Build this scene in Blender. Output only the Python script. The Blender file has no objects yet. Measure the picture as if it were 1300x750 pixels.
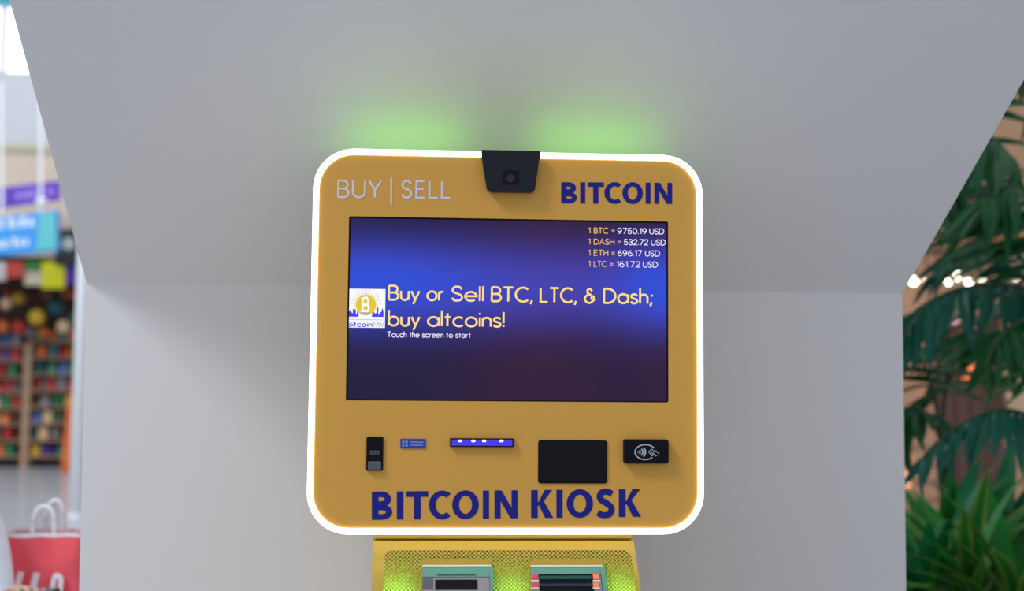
import bpy, bmesh, math, random
from mathutils import Vector, Matrix
import numpy as np
random.seed(7)
S = bpy.context.scene
COL = S.collection

# ------------------------------------------------------------------ camera
CAM = Vector((-0.10688, -1.72862, 1.320)); YAW, PITCH, ROLL, F = -0.06394, 0.07351, 0.00791, 1485.56
ZC = 1.320 + 0.10652                       # height of the screen centre
_f = Vector((-math.sin(YAW)*math.cos(PITCH), math.cos(YAW)*math.cos(PITCH), math.sin(PITCH)))
_r = Vector((math.cos(YAW), math.sin(YAW), 0)); _u = _r.cross(_f)
_r2 = _r*math.cos(ROLL) + _u*math.sin(ROLL); _u2 = -_r*math.sin(ROLL) + _u*math.cos(ROLL)
cam = bpy.data.cameras.new('camera'); camo = bpy.data.objects.new('camera', cam); COL.objects.link(camo)
camo.matrix_world = Matrix(((_r2.x, _u2.x, -_f.x, CAM.x), (_r2.y, _u2.y, -_f.y, CAM.y), (_r2.z, _u2.z, -_f.z, CAM.z), (0, 0, 0, 1)))
cam.sensor_width = 36; cam.lens = F/1300*36; cam.clip_start = .05; cam.clip_end = 200
cam.dof.use_dof = True; cam.dof.focus_distance = 1.74; cam.dof.aperture_fstop = 2.6
S.camera = camo

# ------------------------------------------------------------------ world, lights, exposure
S.view_settings.view_transform = 'Standard'; S.view_settings.look = 'None'
S.view_settings.gamma = 1; S.view_settings.use_curve_mapping = False
S.view_settings.exposure = 0.0
W = bpy.data.worlds.new('world'); S.world = W; W.use_nodes = True
W.node_tree.nodes['Background'].inputs[0].default_value = (.83, .90, 1, 1)
W.node_tree.nodes['Background'].inputs[1].default_value = 0.60

def area_light(name, loc, target, size, power, color):
    l = bpy.data.lights.new(name, 'AREA'); l.energy = power; l.color = color
    l.shape = 'RECTANGLE'; l.size, l.size_y = size
    o = bpy.data.objects.new(name, l); COL.objects.link(o); o.location = loc
    o.rotation_euler = (Vector(target)-Vector(loc)).to_track_quat('-Z', 'Y').to_euler()
    return o
area_light('skylight_left_offscreen', (-6.5, -3.2, 9.2), (-.8, .4, 1.2), (2.2, 2.2), 640, (.90, .94, 1))
area_light('skylight_hall_offscreen', (-6.5, 6.5, 8.5), (-4, 12.5, 1), (5, 5), 620, (.9, .95, 1))

# ------------------------------------------------------------------ helpers
def lin(*c):
    return tuple(((v/255)/12.92 if v <= 10 else (((v/255)+.055)/1.055)**2.4) for v in c)
def ray(px, py):
    return (_f + _r2*((px-650)/F) + _u2*((375-py)/F)).normalized()
def aty(px, py, y):                        # point of the pixel's ray on the vertical plane y
    d = ray(px, py); return CAM + d*((y-CAM.y)/d.y)
def onplane(px, py, p0, n):
    d = ray(px, py); return CAM + d*((p0-CAM).dot(n)/d.dot(n))

def mat(name, col, rough=.5, metal=0, emit=None, es=0, spec=.5, trans=0, bump=None, var=None, coat=0):
    m = bpy.data.materials.new(name); m.use_nodes = True; nt = m.node_tree; b = nt.nodes['Principled BSDF']
    b.inputs['Base Color'].default_value = (*col, 1); b.inputs['Roughness'].default_value = rough
    b.inputs['Metallic'].default_value = metal; b.inputs['Specular IOR Level'].default_value = spec
    b.inputs['Transmission Weight'].default_value = trans; b.inputs['Coat Weight'].default_value = coat
    if emit: b.inputs['Emission Color'].default_value = (*emit, 1); b.inputs['Emission Strength'].default_value = es
    if bump or var:
        tc = nt.nodes.new('ShaderNodeTexCoord'); nz = nt.nodes.new('ShaderNodeTexNoise'); nt.links.new(tc.outputs['Object'], nz.inputs['Vector'])
        if bump:
            nz.inputs['Scale'].default_value = bump[0]; bp = nt.nodes.new('ShaderNodeBump'); bp.inputs['Strength'].default_value = bump[1]; bp.inputs['Distance'].default_value = .001
            nt.links.new(nz.outputs['Fac'], bp.inputs['Height']); nt.links.new(bp.outputs['Normal'], b.inputs['Normal'])
        if var:
            n2 = nt.nodes.new('ShaderNodeTexNoise'); n2.inputs['Scale'].default_value = var[0]; nt.links.new(tc.outputs['Object'], n2.inputs['Vector'])
            mx = nt.nodes.new('ShaderNodeMix'); mx.data_type = 'RGBA'; mx.inputs['A'].default_value = (*col, 1); mx.inputs['B'].default_value = (*var[1], 1)
            nt.links.new(n2.outputs['Fac'], mx.inputs['Factor']); nt.links.new(mx.outputs['Result'], b.inputs['Base Color'])
    return m

WORLD = {}
def empty(name, loc, label, cat, group=None):
    o = bpy.data.objects.new(name, None); COL.objects.link(o); o.location = loc; o.empty_display_size = .1
    WORLD[o] = Vector(loc); tag(o, label, cat, group); return o
def tag(o, label=None, cat=None, group=None, kind=None):
    if label: o['label'] = label
    if cat: o['category'] = cat
    if group: o['group'] = group
    if kind: o['kind'] = kind
    return o
class MB:
    """collects world-space geometry for one mesh object"""
    def __init__(s): s.v, s.f = [], []
    def add(s, vs, fs):
        n = len(s.v); s.v += [Vector(v) for v in vs]; s.f += [tuple(i+n for i in f) for f in fs]; return s
    def box(s, a, b):
        (x0, y0, z0), (x1, y1, z1) = a, b
        return s.add([(x0,y0,z0),(x1,y0,z0),(x1,y1,z0),(x0,y1,z0),(x0,y0,z1),(x1,y0,z1),(x1,y1,z1),(x0,y1,z1)],
              [(0,3,2,1),(4,5,6,7),(0,1,5,4),(1,2,6,5),(2,3,7,6),(3,0,4,7)])
    def hexa(s, front, back):              # two loops of points, joined
        n = len(front)
        return s.add(list(front)+list(back), [tuple(range(n)), tuple(range(2*n-1, n-1, -1))] + [(i, n+i, n+(i+1) % n, (i+1) % n) for i in range(n)])
    def prism(s, loop, y0, y1):            # loop of (x, z), front y0, back y1
        return s.hexa([(x, y0, z) for x, z in loop], [(x, y1, z) for x, z in loop])
    def ring(s, lo, li, y0, y1):           # frame between two loops of equal length
        n = len(lo); v = []
        for L, y in ((lo, y0), (li, y0), (lo, y1), (li, y1)): v += [(x, y, z) for x, z in L]
        f = []
        for i in range(n):
            j = (i+1) % n
            f += [(i, n+i, n+j, j), (2*n+i, 2*n+j, 3*n+j, 3*n+i), (i, j, 2*n+j, 2*n+i), (n+i, 3*n+i, 3*n+j, n+j)]
        return s.add(v, f)
    def tube(s, pts, r, n=8, cap=True):
        pts = [Vector(p) for p in pts]; rs = r if isinstance(r, (list, tuple)) else [r]*len(pts); v = []
        up = Vector((0, 0, 1))
        for i, p in enumerate(pts):
            t = (pts[min(i+1, len(pts)-1)]-pts[max(i-1, 0)]).normalized()
            a = t.cross(up)
            if a.length < .05: a = t.cross(Vector((0, 1, 0)))
            a.normalize(); b = a.cross(t)
            v += [p + a*(rs[i]*math.cos(2*math.pi*k/n)) + b*(rs[i]*math.sin(2*math.pi*k/n)) for k in range(n)]
        f = [(i*n+k, i*n+(k+1) % n, (i+1)*n+(k+1) % n, (i+1)*n+k) for i in range(len(pts)-1) for k in range(n)]
        if cap: f += [tuple(range(n-1, -1, -1)), tuple(range((len(pts)-1)*n, len(pts)*n))]
        return s.add(v, f)
    def lathe(s, prof, c, n=16):           # prof: (radius, z)
        c = Vector(c); v = []
        for r, z in prof: v += [c+Vector((r*math.cos(2*math.pi*k/n), r*math.sin(2*math.pi*k/n), z)) for k in range(n)]
        f = [(i*n+k, i*n+(k+1) % n, (i+1)*n+(k+1) % n, (i+1)*n+k) for i in range(len(prof)-1) for k in range(n)]
        f += [tuple(range(n-1, -1, -1)), tuple(range((len(prof)-1)*n, len(prof)*n))]
        return s.add(v, f)
    def build(s, name, m, parent=None, bevel=0, smooth=False, origin=None, recalc=True):
        xs = [v.x for v in s.v]; ys = [v.y for v in s.v]; zs = [v.z for v in s.v]
        c = Vector(origin) if origin is not None else Vector(((min(xs)+max(xs))/2, (min(ys)+max(ys))/2, (min(zs)+max(zs))/2))
        me = bpy.data.meshes.new(name); me.from_pydata([v-c for v in s.v], [], s.f)
        if recalc:
            bm = bmesh.new(); bm.from_mesh(me); bmesh.ops.recalc_face_normals(bm, faces=bm.faces); bm.to_mesh(me); bm.free()
        me.materials.append(m); o = bpy.data.objects.new(name, me); COL.objects.link(o)
        if smooth: me.polygons.foreach_set('use_smooth', [True]*len(me.polygons))
        WORLD[o] = c; o.location = c
        if parent: o.parent = parent; o.location = c-WORLD[parent]
        if bevel:
            b = o.modifiers.new('bevel', 'BEVEL'); b.width = bevel; b.segments = 2; b.limit_method = 'ANGLE'
        return o
def rrect(x0, x1, z0, z1, r, n=10):
    rr = r if isinstance(r, (list, tuple)) else [r]*4
    out = []
    for (cx, cz, a0, q) in ((x1, z1, 0, 0), (x0, z1, 90, 1), (x0, z0, 180, 2), (x1, z0, 270, 3)):
        R_ = rr[q]; ccx = cx-R_ if q in (0, 3) else cx+R_; ccz = cz-R_ if q in (0, 1) else cz+R_
        for k in range(n+1):
            a = math.radians(a0+90*k/n); out.append((ccx+R_*math.cos(a), ccz+R_*math.sin(a)))
    return out

# ------------------------------------------------------------------ stroke lettering
def arc(cx, cy, rx, ry, a0, a1, n=14):
    return [(cx+rx*math.cos(math.radians(a0+(a1-a0)*k/n)), cy+ry*math.sin(math.radians(a0+(a1-a0)*k/n))) for k in range(n+1)]
def smooth_path(P, n=5):
    out = []; P = [P[0]]+list(P)+[P[-1]]
    for i in range(1, len(P)-2):
        p0, p1, p2, p3 = P[i-1:i+3]
        for k in range(n):
            t = k/n
            out.append(tuple(.5*((2*p1[d])+(-p0[d]+p2[d])*t+(2*p0[d]-5*p1[d]+4*p2[d]-p3[d])*t*t+(-p0[d]+3*p1[d]-3*p2[d]+p3[d])*t**3) for d in (0, 1)))
    return out+[P[-2]]
def shape_s(h, w):
    return smooth_path([(.92*w, .82*h), (.72*w, .97*h), (.47*w, 1.0*h), (.2*w, .95*h), (.06*w, .77*h), (.18*w, .60*h), (.5*w, .51*h), (.84*w, .40*h), (.95*w, .22*h), (.78*w, .05*h), (.47*w, 0), (.2*w, .04*h), (.02*w, .2*h)], 4)
G = {
 'B': [[(0,0),(0,1)], [(0,1)]+arc(.30,.76,.24,.24,90,-90)+[(0,.52)], [(0,.52)]+arc(.33,.26,.26,.26,90,-90)+[(0,0)]],
 'U': [[(0,1)]+arc(.31,.31,.31,.31,180,360)+[(.62,1)]], 'Y': [[(0,1),(.3,.46),(.3,0)], [(.6,1),(.3,.46)]], '|': [[(0,1.12),(0,-.38)]],
 'S': [shape_s(1,.56)], 'E': [[(.5,1),(0,1),(0,0),(.5,0)], [(0,.53),(.45,.53)]], 'L': [[(0,1),(0,0),(.5,0)]], 'T': [[(0,1),(.62,1)], [(.31,1),(.31,0)]],
 'C': [arc(.48,.5,.48,.5,48,312,22)], 'D': [[(0,0),(0,1)], [(0,1)]+arc(.22,.5,.48,.5,90,-90,18)+[(0,0)]], 'A': [[(0,0),(.34,1),(.68,0)], [(.12,.34),(.56,.34)]],
 'H': [[(0,0),(0,1)], [(.62,0),(.62,1)], [(0,.53),(.62,.53)]], 'N': [[(0,0),(0,1),(.64,0),(.64,1)]], 'W': [[(0,1),(.24,0),(.48,.9),(.72,0),(.96,1)]],
 'I': [[(0,0),(0,1)]], 'K': [[(0,0),(0,1)], [(.55,1),(.02,.48)], [(.2,.64),(.6,0)]], 'O': [arc(.5,.5,.5,.5,0,360,30)],
 'u': [[(0,.64)]+arc(.24,.24,.24,.25,180,360)+[(.48,.64)], [(.48,.64),(.48,0)]], 'y': [[(0,.64),(.25,.03)], [(.5,.64),(.12,-.3)]],
 'o': [arc(.32,.32,.32,.32,0,360,26)], 'r': [[(0,0),(0,.64)], arc(.24,.36,.24,.27,180,75,8)], 'e': [[(.03,.33)]+arc(.31,.32,.30,.32,2,312,24)],
 'l': [[(0,0),(0,1.06)]], 'a': [arc(.31,.32,.31,.32,0,360,24), [(.62,.64),(.62,0)]], 's': [shape_s(.64,.42)],
 'h': [[(0,0),(0,1.06)], [(0,.38)]+arc(.23,.40,.23,.23,180,0)+[(.46,0)]], 'n': [[(0,0),(0,.64)], [(0,.38)]+arc(.23,.40,.23,.23,180,0)+[(.46,0)]],
 'b': [[(0,1.06),(0,0)], arc(.31,.32,.31,.32,0,360,24)], 't': [[(.15,.92),(.15,0)], [(0,.64),(.32,.64)]], 'c': [arc(.32,.32,.32,.32,48,312,18)],
 'i': [[(0,0),(0,.64)], [(0,.84),(0,.97)]], '!': [[(0,.26),(0,1.06)], [(0,-.01),(0,.13)]], ',': [[(.06,.1),(-.03,-.17)]], ';': [[(.06,.1),(-.03,-.17)], [(.06,.5),(.06,.64)]],
 '.': [[(0,-.02),(0,.12)]], '=': [[(0,.62),(.46,.62)], [(0,.33),(.46,.33)]],
 '&': [smooth_path([(.50,.83),(.36,.98),(.2,.9),(.2,.7),(.36,.58),(.46,.57)]), smooth_path([(.36,.57),(.12,.5),(.0,.28),(.1,.06),(.32,-.02),(.56,.12),(.66,.38),(.54,.46),(.46,.33),(.56,.2),(.76,.22)])],
 '0': [arc(.27,.5,.27,.5,0,360,24)], '1': [[(0,.82),(.22,.98),(.22,0)]], '2': [smooth_path([(.03,.72),(.1,.93),(.28,1),(.47,.92),(.5,.72),(.36,.45),(.02,.02)])+[(.53,0)]],
 '3': [smooth_path([(.04,.8),(.14,.96),(.3,1),(.48,.88),(.47,.66),(.3,.53),(.18,.53)]), smooth_path([(.18,.53),(.35,.52),(.51,.38),(.5,.14),(.3,0),(.1,.04),(.01,.22)])],
 '5': [[(.48,1),(.1,1),(.06,.5)]+smooth_path([(.06,.5),(.25,.62),(.46,.52),(.52,.3),(.42,.06),(.22,0),(.02,.16)])], '6': [smooth_path([(.42,1),(.2,.86),(.04,.55),(.02,.28),(.14,.05),(.3,0),(.48,.1),(.53,.32),(.42,.56),(.24,.6),(.05,.42)])],
 '7': [[(0,1),(.52,1),(.16,0)]], '9': [smooth_path([(.12,0),(.34,.14),(.5,.45),(.52,.72),(.4,.95),(.26,1),(.08,.9),(.01,.68),(.1,.46),(.3,.4),(.5,.58)])],
}
def ribbon(mb, P, w, fn):
    """flat ribbon of width w along the 2-D path P; fn maps 2-D to 3-D"""
    Q = [P[0]]
    for p in P[1:]:
        if math.hypot(p[0]-Q[-1][0], p[1]-Q[-1][1]) > 1e-5: Q.append(p)
    n = len(Q); V = []
    for i in range(n):
        def nd(a, b):
            l = math.hypot(b[0]-a[0], b[1]-a[1]); return (-(b[1]-a[1])/l, (b[0]-a[0])/l)
        closed = math.hypot(Q[0][0]-Q[-1][0], Q[0][1]-Q[-1][1]) < 1e-4
        if i == 0: n1 = n2 = nd(Q[0], Q[1]); 
        elif i == n-1: n1 = n2 = nd(Q[-2], Q[-1])
        else: n1, n2 = nd(Q[i-1], Q[i]), nd(Q[i], Q[i+1])
        if closed and i in (0, n-1): n1, n2 = nd(Q[-2], Q[-1]), nd(Q[0], Q[1])
        mx, my = n1[0]+n2[0], n1[1]+n2[1]; l2 = mx*mx+my*my
        k = min(2/l2 if l2 > .3 else 3, 3)
        V += [fn(Q[i][0]+mx*k*w, Q[i][1]+my*k*w), fn(Q[i][0]-mx*k*w, Q[i][1]-my*k*w)]
    # w is the half width
    mb.add(V, [(2*i, 2*i+1, 2*i+3, 2*i+2) for i in range(n-1)])
def glyph_w(ch):
    xs = [p[0] for s in G[ch] for p in s]; return min(xs), max(xs)
def text_layout(t, gap=.2, space=.42):
    x = 0; out = []
    for i, ch in enumerate(t):
        if ch == ' ': x += space; continue
        a, b = glyph_w(ch); out.append((ch, x-a)); x += (b-a)+gap
    return out, x-gap
def text_px(name, t, xl, yl, xr, yr, cap, half_px, plane_y, m, parent, gap=.2, space=.42):
    """text between two pixel positions of its baseline on the vertical plane y"""
    P0, P1 = aty(xl, yl, plane_y), aty(xr, yr, plane_y); d = P1-P0; L = d.length; d.normalize(); k = L/abs(xr-xl)
    up = Vector((-d.z, 0, d.x)); lay, w = text_layout(t, gap, space); h = cap*k; hw = half_px*k
    sx = (L-2*hw)/w; mb = MB()
    for ch, ox in lay:
        for s in G[ch]:
            ribbon(mb, [((p[0]+ox)*sx+hw, hw+p[1]*(h-2*hw)) for p in s], hw, lambda a, b: P0+d*a+up*b)
    return mb.build(name, m, parent, recalc=False)
def words_px(name, words, base, cap, half_px, plane_y, m, parent, gap=.2):
    """words fitted between their own pixel columns on one baseline, as one mesh"""
    mb = MB()
    for t, xl, xr in words:
        P0, P1 = aty(xl, base(xl), plane_y), aty(xr, base(xr), plane_y); d = P1-P0; L = d.length; d.normalize(); k = L/abs(xr-xl)
        up = Vector((-d.z, 0, d.x)); lay, w = text_layout(t, gap); h = cap*k; hw = half_px*k; sx = (L-2*hw)/w if w > .01 else 1
        for ch, ox in lay:
            for s in G[ch]: ribbon(mb, [((p[0]+ox)*sx+hw, hw+p[1]*(h-2*hw)) for p in s], hw, lambda a, b: P0+d*a+up*b)
    return mb.build(name, m, parent, recalc=False)
def boxed_px(name, items, base, top, half_px, plane_y, m, parent):
    """stroke letters, each fitted into its own pixel box"""
    mb = MB(); k = (aty(700, 400, plane_y)-aty(600, 400, plane_y)).length/100
    for ch, x0, x1 in items:
        P0 = aty(x0, base(x0), plane_y); a, b = glyph_w(ch); w = (x1-x0)*k; h = (base(x0)-top(x0))*k; hw = half_px*k
        sx = (w-2*hw)/(b-a) if b-a > .01 else 1
        for q_, s in enumerate(G[ch]):
            ribbon(mb, [(hw+(p[0]-a)*sx, hw+p[1]*(h-2*hw)) for p in s], hw, lambda u, v: P0+Vector((u, -4e-5*q_, v)))
    return mb.build(name, m, parent, recalc=False)
def bold_px(name, items, base, top, w, plane_y, m, parent):
    """heavy sans letters built from bars, bowls and rings, each in its own pixel box; w is the stem width in pixels"""
    mb = MB(); q = [0]
    def put(P):                              # P: polygon in (x, t) with t = 0 baseline .. 1 cap height
        y = plane_y-4e-5*q[0]; q[0] = (q[0]+1) % 6
        mb.add([aty(x, base(x)+(top(x)-base(x))*t, y) for x, t in P], [tuple(range(len(P)))])
    for ch, x0, x1 in items:
        H = base(x0)-top(x0); v = w*.84/H; W_ = x1-x0
        bar = lambda a, b, t0, t1: put([(a, t0), (b, t0), (b, t1), (a, t1)])
        def strip(Pa, Pb):                   # band between two paths of equal length
            y = plane_y-4e-5*q[0]; q[0] = (q[0]+1) % 6; n = len(Pa)
            mb.add([aty(x, base(x)+(top(x)-base(x))*t, y) for x, t in list(Pa)+list(Pb)], [(i, i+1, n+i+1, n+i) for i in range(n-1)])
        if ch == 'I': bar(x0, x1, 0, 1)
        elif ch == 'T': bar(x0, x1, 1-v, 1); c = (x0+x1)/2; bar(c-w/2, c+w/2, 0, 1)
        elif ch == 'N':
            bar(x0, x0+w*.9, 0, 1); bar(x1-w*.9, x1, 0, 1); put([(x0, 1), (x0+w*1.05, 1), (x1, 0), (x1-w*1.05, 0)])
        elif ch == 'K':
            bar(x0, x0+w, 0, 1); put([(x1-w*1.30, 1), (x1-w*.12, 1), (x0+w*1.55, .50), (x0+w*.8, .42)]); put([(x0+w*.95, .56), (x0+w*1.75, .66), (x1, 0), (x1-w*1.22, 0)])
        elif ch == 'B':
            bar(x0, x0+w, 0, 1)
            for t0, t1, xe in ((.46, 1, x1-W_*.06), (0, .54, x1)):
                cy = (t0+t1)/2; ry = (t1-t0)/2; xs = x0+W_*.48; Po = [(x0+w*.5, t1)]+[(xs+(xe-xs)*math.cos(math.radians(a)), cy+ry*math.sin(math.radians(a))) for a in range(90, -91, -12)]+[(x0+w*.5, t0)]
                Pi = [(x0+w*.5, t1-v)]+[(xs+(xe-xs-w*.95)*math.cos(math.radians(a)), cy+(ry-v)*math.sin(math.radians(a))) for a in range(90, -91, -12)]+[(x0+w*.5, t0+v)]
                strip(Po, Pi)
        elif ch in 'OC':
            rx = W_/2 if ch == 'O' else W_/1.63; cx = x0+rx; ov = .5/H
            A = [360*k/40 for k in range(41)] if ch == 'O' else [51+(309-51)*k/34 for k in range(35)]
            cs = [(math.cos(math.radians(a)), math.sin(math.radians(a))) for a in A]; irx, iry = rx-w*1.02, .5+ov-v*.95
            Po = [(cx+rx*c_, .5+(.5+ov)*s_) for c_, s_ in cs]; Pi = [(cx+irx*c_, .5+iry*s_) for c_, s_ in cs]
            strip(Po, Pi)
        elif ch == 'S':
            tmp = MB(); P = smooth_path([(.86, .83), (.70, .89), (.50, .92), (.27, .87), (.19, .74), (.27, .62), (.52, .52), (.76, .40), (.83, .27), (.73, .12), (.47, .075), (.26, .10), (.08, .17)], 5)
            y = plane_y-4e-5*q[0]; q[0] = (q[0]+1) % 6
            ribbon(mb, [(x0+W_*a, H*t) for a, t in P], w*.46, lambda a, b: aty(a, base(a)-b*(base(a)-top(a))/H, y))
    return mb.build(name, m, parent, recalc=False)

# ------------------------------------------------------------------ materials
M = {}
M['wall'] = mat('white_wall', (.80, .775, .785), .6, spec=.3, bump=(60, .04))
M['post'] = mat('white_post', (.95, .96, .98), .4)
M['floor'] = mat('polished_floor', (.50, .52, .55), .22, var=(.6, (.44, .46, .50)))
M['gold'] = mat('gold_paint', (.76, .392, .074), .45, spec=.25, bump=(300, .05))
M['yellow'] = mat('yellow_paint', (.47, .325, .05), .42, spec=.25, bump=(300, .05))
M['led'] = mat('white_led', (1, 1, 1), .4, emit=(1, .93, .78), es=2.9)
M['black'] = mat('black_plastic', (.006, .006, .010), .4, spec=.12)
M['gloss'] = mat('black_glass', (.004, .004, .008), .1, spec=.18)
M['dark'] = mat('dark_grey', (.014, .016, .024), .4, spec=.2)
M['navy'] = mat('navy_print', (.012, .017, .25), .5, spec=.2)
M['silver'] = mat('silver_print', (.76, .76, .82), .45)
M['green_led'] = mat('green_led', (.1, .6, .05), .4, emit=(.24, .85, .045), es=4.1)

def screen_material():
    m = bpy.data.materials.new('lit_screen'); m.use_nodes = True; nt = m.node_tree; b = nt.nodes['Principled BSDF']; N = nt.nodes.new; Lk = nt.links.new
    tc = N('ShaderNodeTexCoord'); sp = N('ShaderNodeSeparateXYZ'); Lk(tc.outputs['Object'], sp.inputs[0])
    def mth(op, a, bb=None, c=None):
        n = N('ShaderNodeMath'); n.operation = op
        for i, v in enumerate((a, bb, c)):
            if v is None: continue
            if isinstance(v, (int, float)): n.inputs[i].default_value = v
            else: Lk(v, n.inputs[i])
        return n.outputs[0]
    def gauss(s, c, w): return mth('EXPONENT', mth('MULTIPLY', mth('POWER', mth('ABSOLUTE', mth('DIVIDE', mth('SUBTRACT', s, c), w)), 2), -1))
    x, z = sp.outputs[0], sp.outputs[2]
    nz = N('ShaderNodeTexNoise'); nz.inputs['Scale'].default_value = 7; nz.inputs['Detail'].default_value = 1; Lk(tc.outputs['Object'], nz.inputs['Vector'])
    band = gauss(z, .036, .055)
    side = mth('ADD', gauss(x, -.20, .17), gauss(x, .235, .075)); side = mth('ADD', mth('MULTIPLY', side, .8), .28)
    blue = mth('MULTIPLY', band, side)
    def mix(a, bb, fac):
        n = N('ShaderNodeMix'); n.data_type = 'RGBA'
        for k, v in (('A', a), ('B', bb), ('Factor', fac)):
            if isinstance(v, tuple): n.inputs[k].default_value = (*v, 1)
            else: Lk(v, n.inputs[k])
        return n.outputs['Result']
    base = mix(lin(34, 26, 60), lin(62, 28, 54), mth('MULTIPLY', nz.outputs['Fac'], mth('ADD', gauss(x, .05, .1), mth('MULTIPLY', gauss(x, .22, .05), .7))))
    c1 = mix(base, lin(84, 62, 160), mth('MULTIPLY', band, .75))
    c2 = mix(c1, lin(46, 76, 212), mth('MINIMUM', blue, 1))
    b.inputs['Base Color'].default_value = (.004, .004, .006, 1); b.inputs['Roughness'].default_value = .12; b.inputs['Specular IOR Level'].default_value = .12
    Lk(c2, b.inputs['Emission Color']); b.inputs['Emission Strength'].default_value = 1
    return m
M['screen'] = screen_material()
def glow(name, rgb, s=1.0): return mat(name, (.01, .01, .01), .3, emit=lin(*rgb), es=s)
M['txt_gold'] = glow('screen_gold_text', (255, 212, 120), 1.1); M['txt_orange'] = glow('screen_orange_text', (238, 178, 96)); M['txt_white'] = glow('screen_white_text', (236, 226, 255))
M['logo_white'] = glow('logo_white', (246, 248, 255)); M['logo_gold'] = glow('logo_gold', (226, 196, 40)); M['logo_blue'] = glow('logo_blue', (58, 48, 226)); M['logo_grey'] = glow('logo_grey', (176, 170, 168))

# ------------------------------------------------------------------ the setting
MB().box((-30, -14, -.2), (30, 34, 0)).build('floor', M['floor'])['kind'] = 'structure'

YC = .42                                       # front plane of the column
TILT = math.radians(40)
zk = aty(110, 359, YC).z; zk2 = aty(1145, 373, YC).z; zk = (zk+zk2)/2
n_fl = Vector((0, -math.cos(TILT), -math.sin(TILT))); p_fl = Vector((0, YC, zk))
CL, CR = aty(110, 360, YC), aty(1145.5, 373, YC); CLb, CRb = aty(100.5, 750, YC), aty(1150.5, 750, YC)
def flare_edge(c, px, py, ztop):
    q = onplane(px, py, p_fl, n_fl); d = (q-c); return c+d*((ztop-c.z)/d.z)
ZT = 2.25
A0, A1 = Vector((CL.x, YC, zk)), Vector((CR.x, YC, zk))
T0, T1 = flare_edge(A0, 12, 0, ZT), flare_edge(A1, 1300, 101, ZT)
def down(a, b):                                # continue the corner line a-b to the floor
    t = a.z/(a.z-b.z); return a+(b-a)*t
B0, B1 = down(A0, Vector((CLb.x, YC, CLb.z))), down(A1, Vector((CRb.x, YC, CRb.z)))
B0.z = B1.z = 0
YB = 1.25
front = [B0, B1, A1, T1, Vector((T1.x, T1.y, 7.4)), Vector((T0.x, T0.y, 7.4)), T0, A0]
bk = lambda v, dx=0: Vector((v.x+dx, YB, v.z))
mb = MB(); V = front + [bk(v) for v in front]
mb.add(V, [(0,1,2,7), (7,2,3,6), (6,3,4,5), (8,15,10,9), (15,14,11,10), (14,13,12,11), (0,7,15,8), (7,6,14,15), (6,5,13,14), (1,9,10,2), (2,10,11,3), (3,11,12,4), (0,8,9,1), (5,4,12,13)])
column = mb.build('wall_column', M['wall']); tag(column, 'wide white column behind the kiosk with its upper part flaring forward', 'column', kind='structure')

# ------------------------------------------------------------------ the kiosk
KB = Vector((0, .1, 0))
kiosk = empty('cryptocurrency_kiosk', KB, 'yellow cryptocurrency kiosk with glowing white rim standing before the white column', 'kiosk')
HL, HR, HT, HB, HR_ = -.29154, .29039, ZC+.23611, ZC-.32892, .060
SW, SH = .477/2, .27126/2
lo = rrect(HL, HR, HB, HT, HR_); li = rrect(HL+.0085, HR-.0085, HB+.0088, HT-.0085, HR_-.0085)
ls = rrect(-SW, SW, ZC-SH, ZC+SH, .003)
MB().ring(lo, li, -.002, .022).build('edge_light', M['led'], kiosk)['label'] = 'glowing white light strip around the face'
face = MB().ring(li, ls, 0, .012).build('face_panel', M['gold'], kiosk)
MB().prism(rrect(HL+.012, HR-.012, HB+.012, HT-.012, HR_-.012), .0121, .095).build('back_housing', M['yellow'], kiosk)
M['spine'] = M['yellow']
MB().box((-.16, .095, HB-.05), (.16, .30, 1.44)).build('spine', M['yellow'], kiosk, bevel=.008)
# green lights on the back of the head, either side of the camera
for x0, x1 in ((-.258, -.062), (.052, .258)):
    bar = MB().hexa([(x0-.006, .0945, HT-.06), (x0-.006, .0945, HT-.03), (x0-.006, .155, HT+.0245), (x0-.006, .179, HT+.0025)], [(x1+.006, .0945, HT-.06), (x1+.006, .0945, HT-.03), (x1+.006, .155, HT+.0245), (x1+.006, .179, HT+.0025)]).build('light_bracket', M['dark'], kiosk)
    c0_ = Vector((0, .168, HT+.014)); e1 = Vector((0, .024, -.022)).normalized()*.012; e2 = Vector((0, .022, .024)).normalized()*.004
    MB().hexa([(x0, *(c0_-e1)[1:]), (x0, *(c0_+e1)[1:]), (x0, *(c0_+e1+e2)[1:]), (x0, *(c0_-e1+e2)[1:])], [(x1, *(c0_-e1)[1:]), (x1, *(c0_+e1)[1:]), (x1, *(c0_+e1+e2)[1:]), (x1, *(c0_-e1+e2)[1:])]).build('green_light_strip', M['green_led'], bar)
# screen
scr = MB().prism(rrect(-SW, SW, ZC-SH, ZC+SH, .003), .0035, .0118).build('screen', M['screen'], kiosk)
fr = MB().ring(rrect(-SW, SW, ZC-SH, ZC+SH, .003), rrect(-SW+.0024, SW-.0024, ZC-SH+.0020, ZC+SH-.0024, .001), .0022, .0036).build('screen_frame', M['black'], scr)
ys = .0030
words_px('headline_text', [('Buy', 492.3, 533.4), ('or', 541.2, 564), ('Sell', 572.6, 614.4), ('BTC,', 623, 676.6), ('LTC,', 685, 732.4), ('&', 741.2, 757.4), ('Dash;', 765.6, 828.6)], lambda x: 381.4+(x-492)*.0152, 20.3, 1.25, ys, M['txt_gold'], scr, .17)
words_px('headline_text', [('buy', 492.2, 533.6), ('altcoins!', 542, 640.4)], lambda x: 414.3+(x-492)*.011, 20.3, 1.25, ys, M['txt_gold'], scr, .17)
text_px('prompt_text', 'Touch the screen to start', 491.4, 428.2, 597.7, 429.2, 7.8, .52, ys, M['txt_white'], scr)
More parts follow.
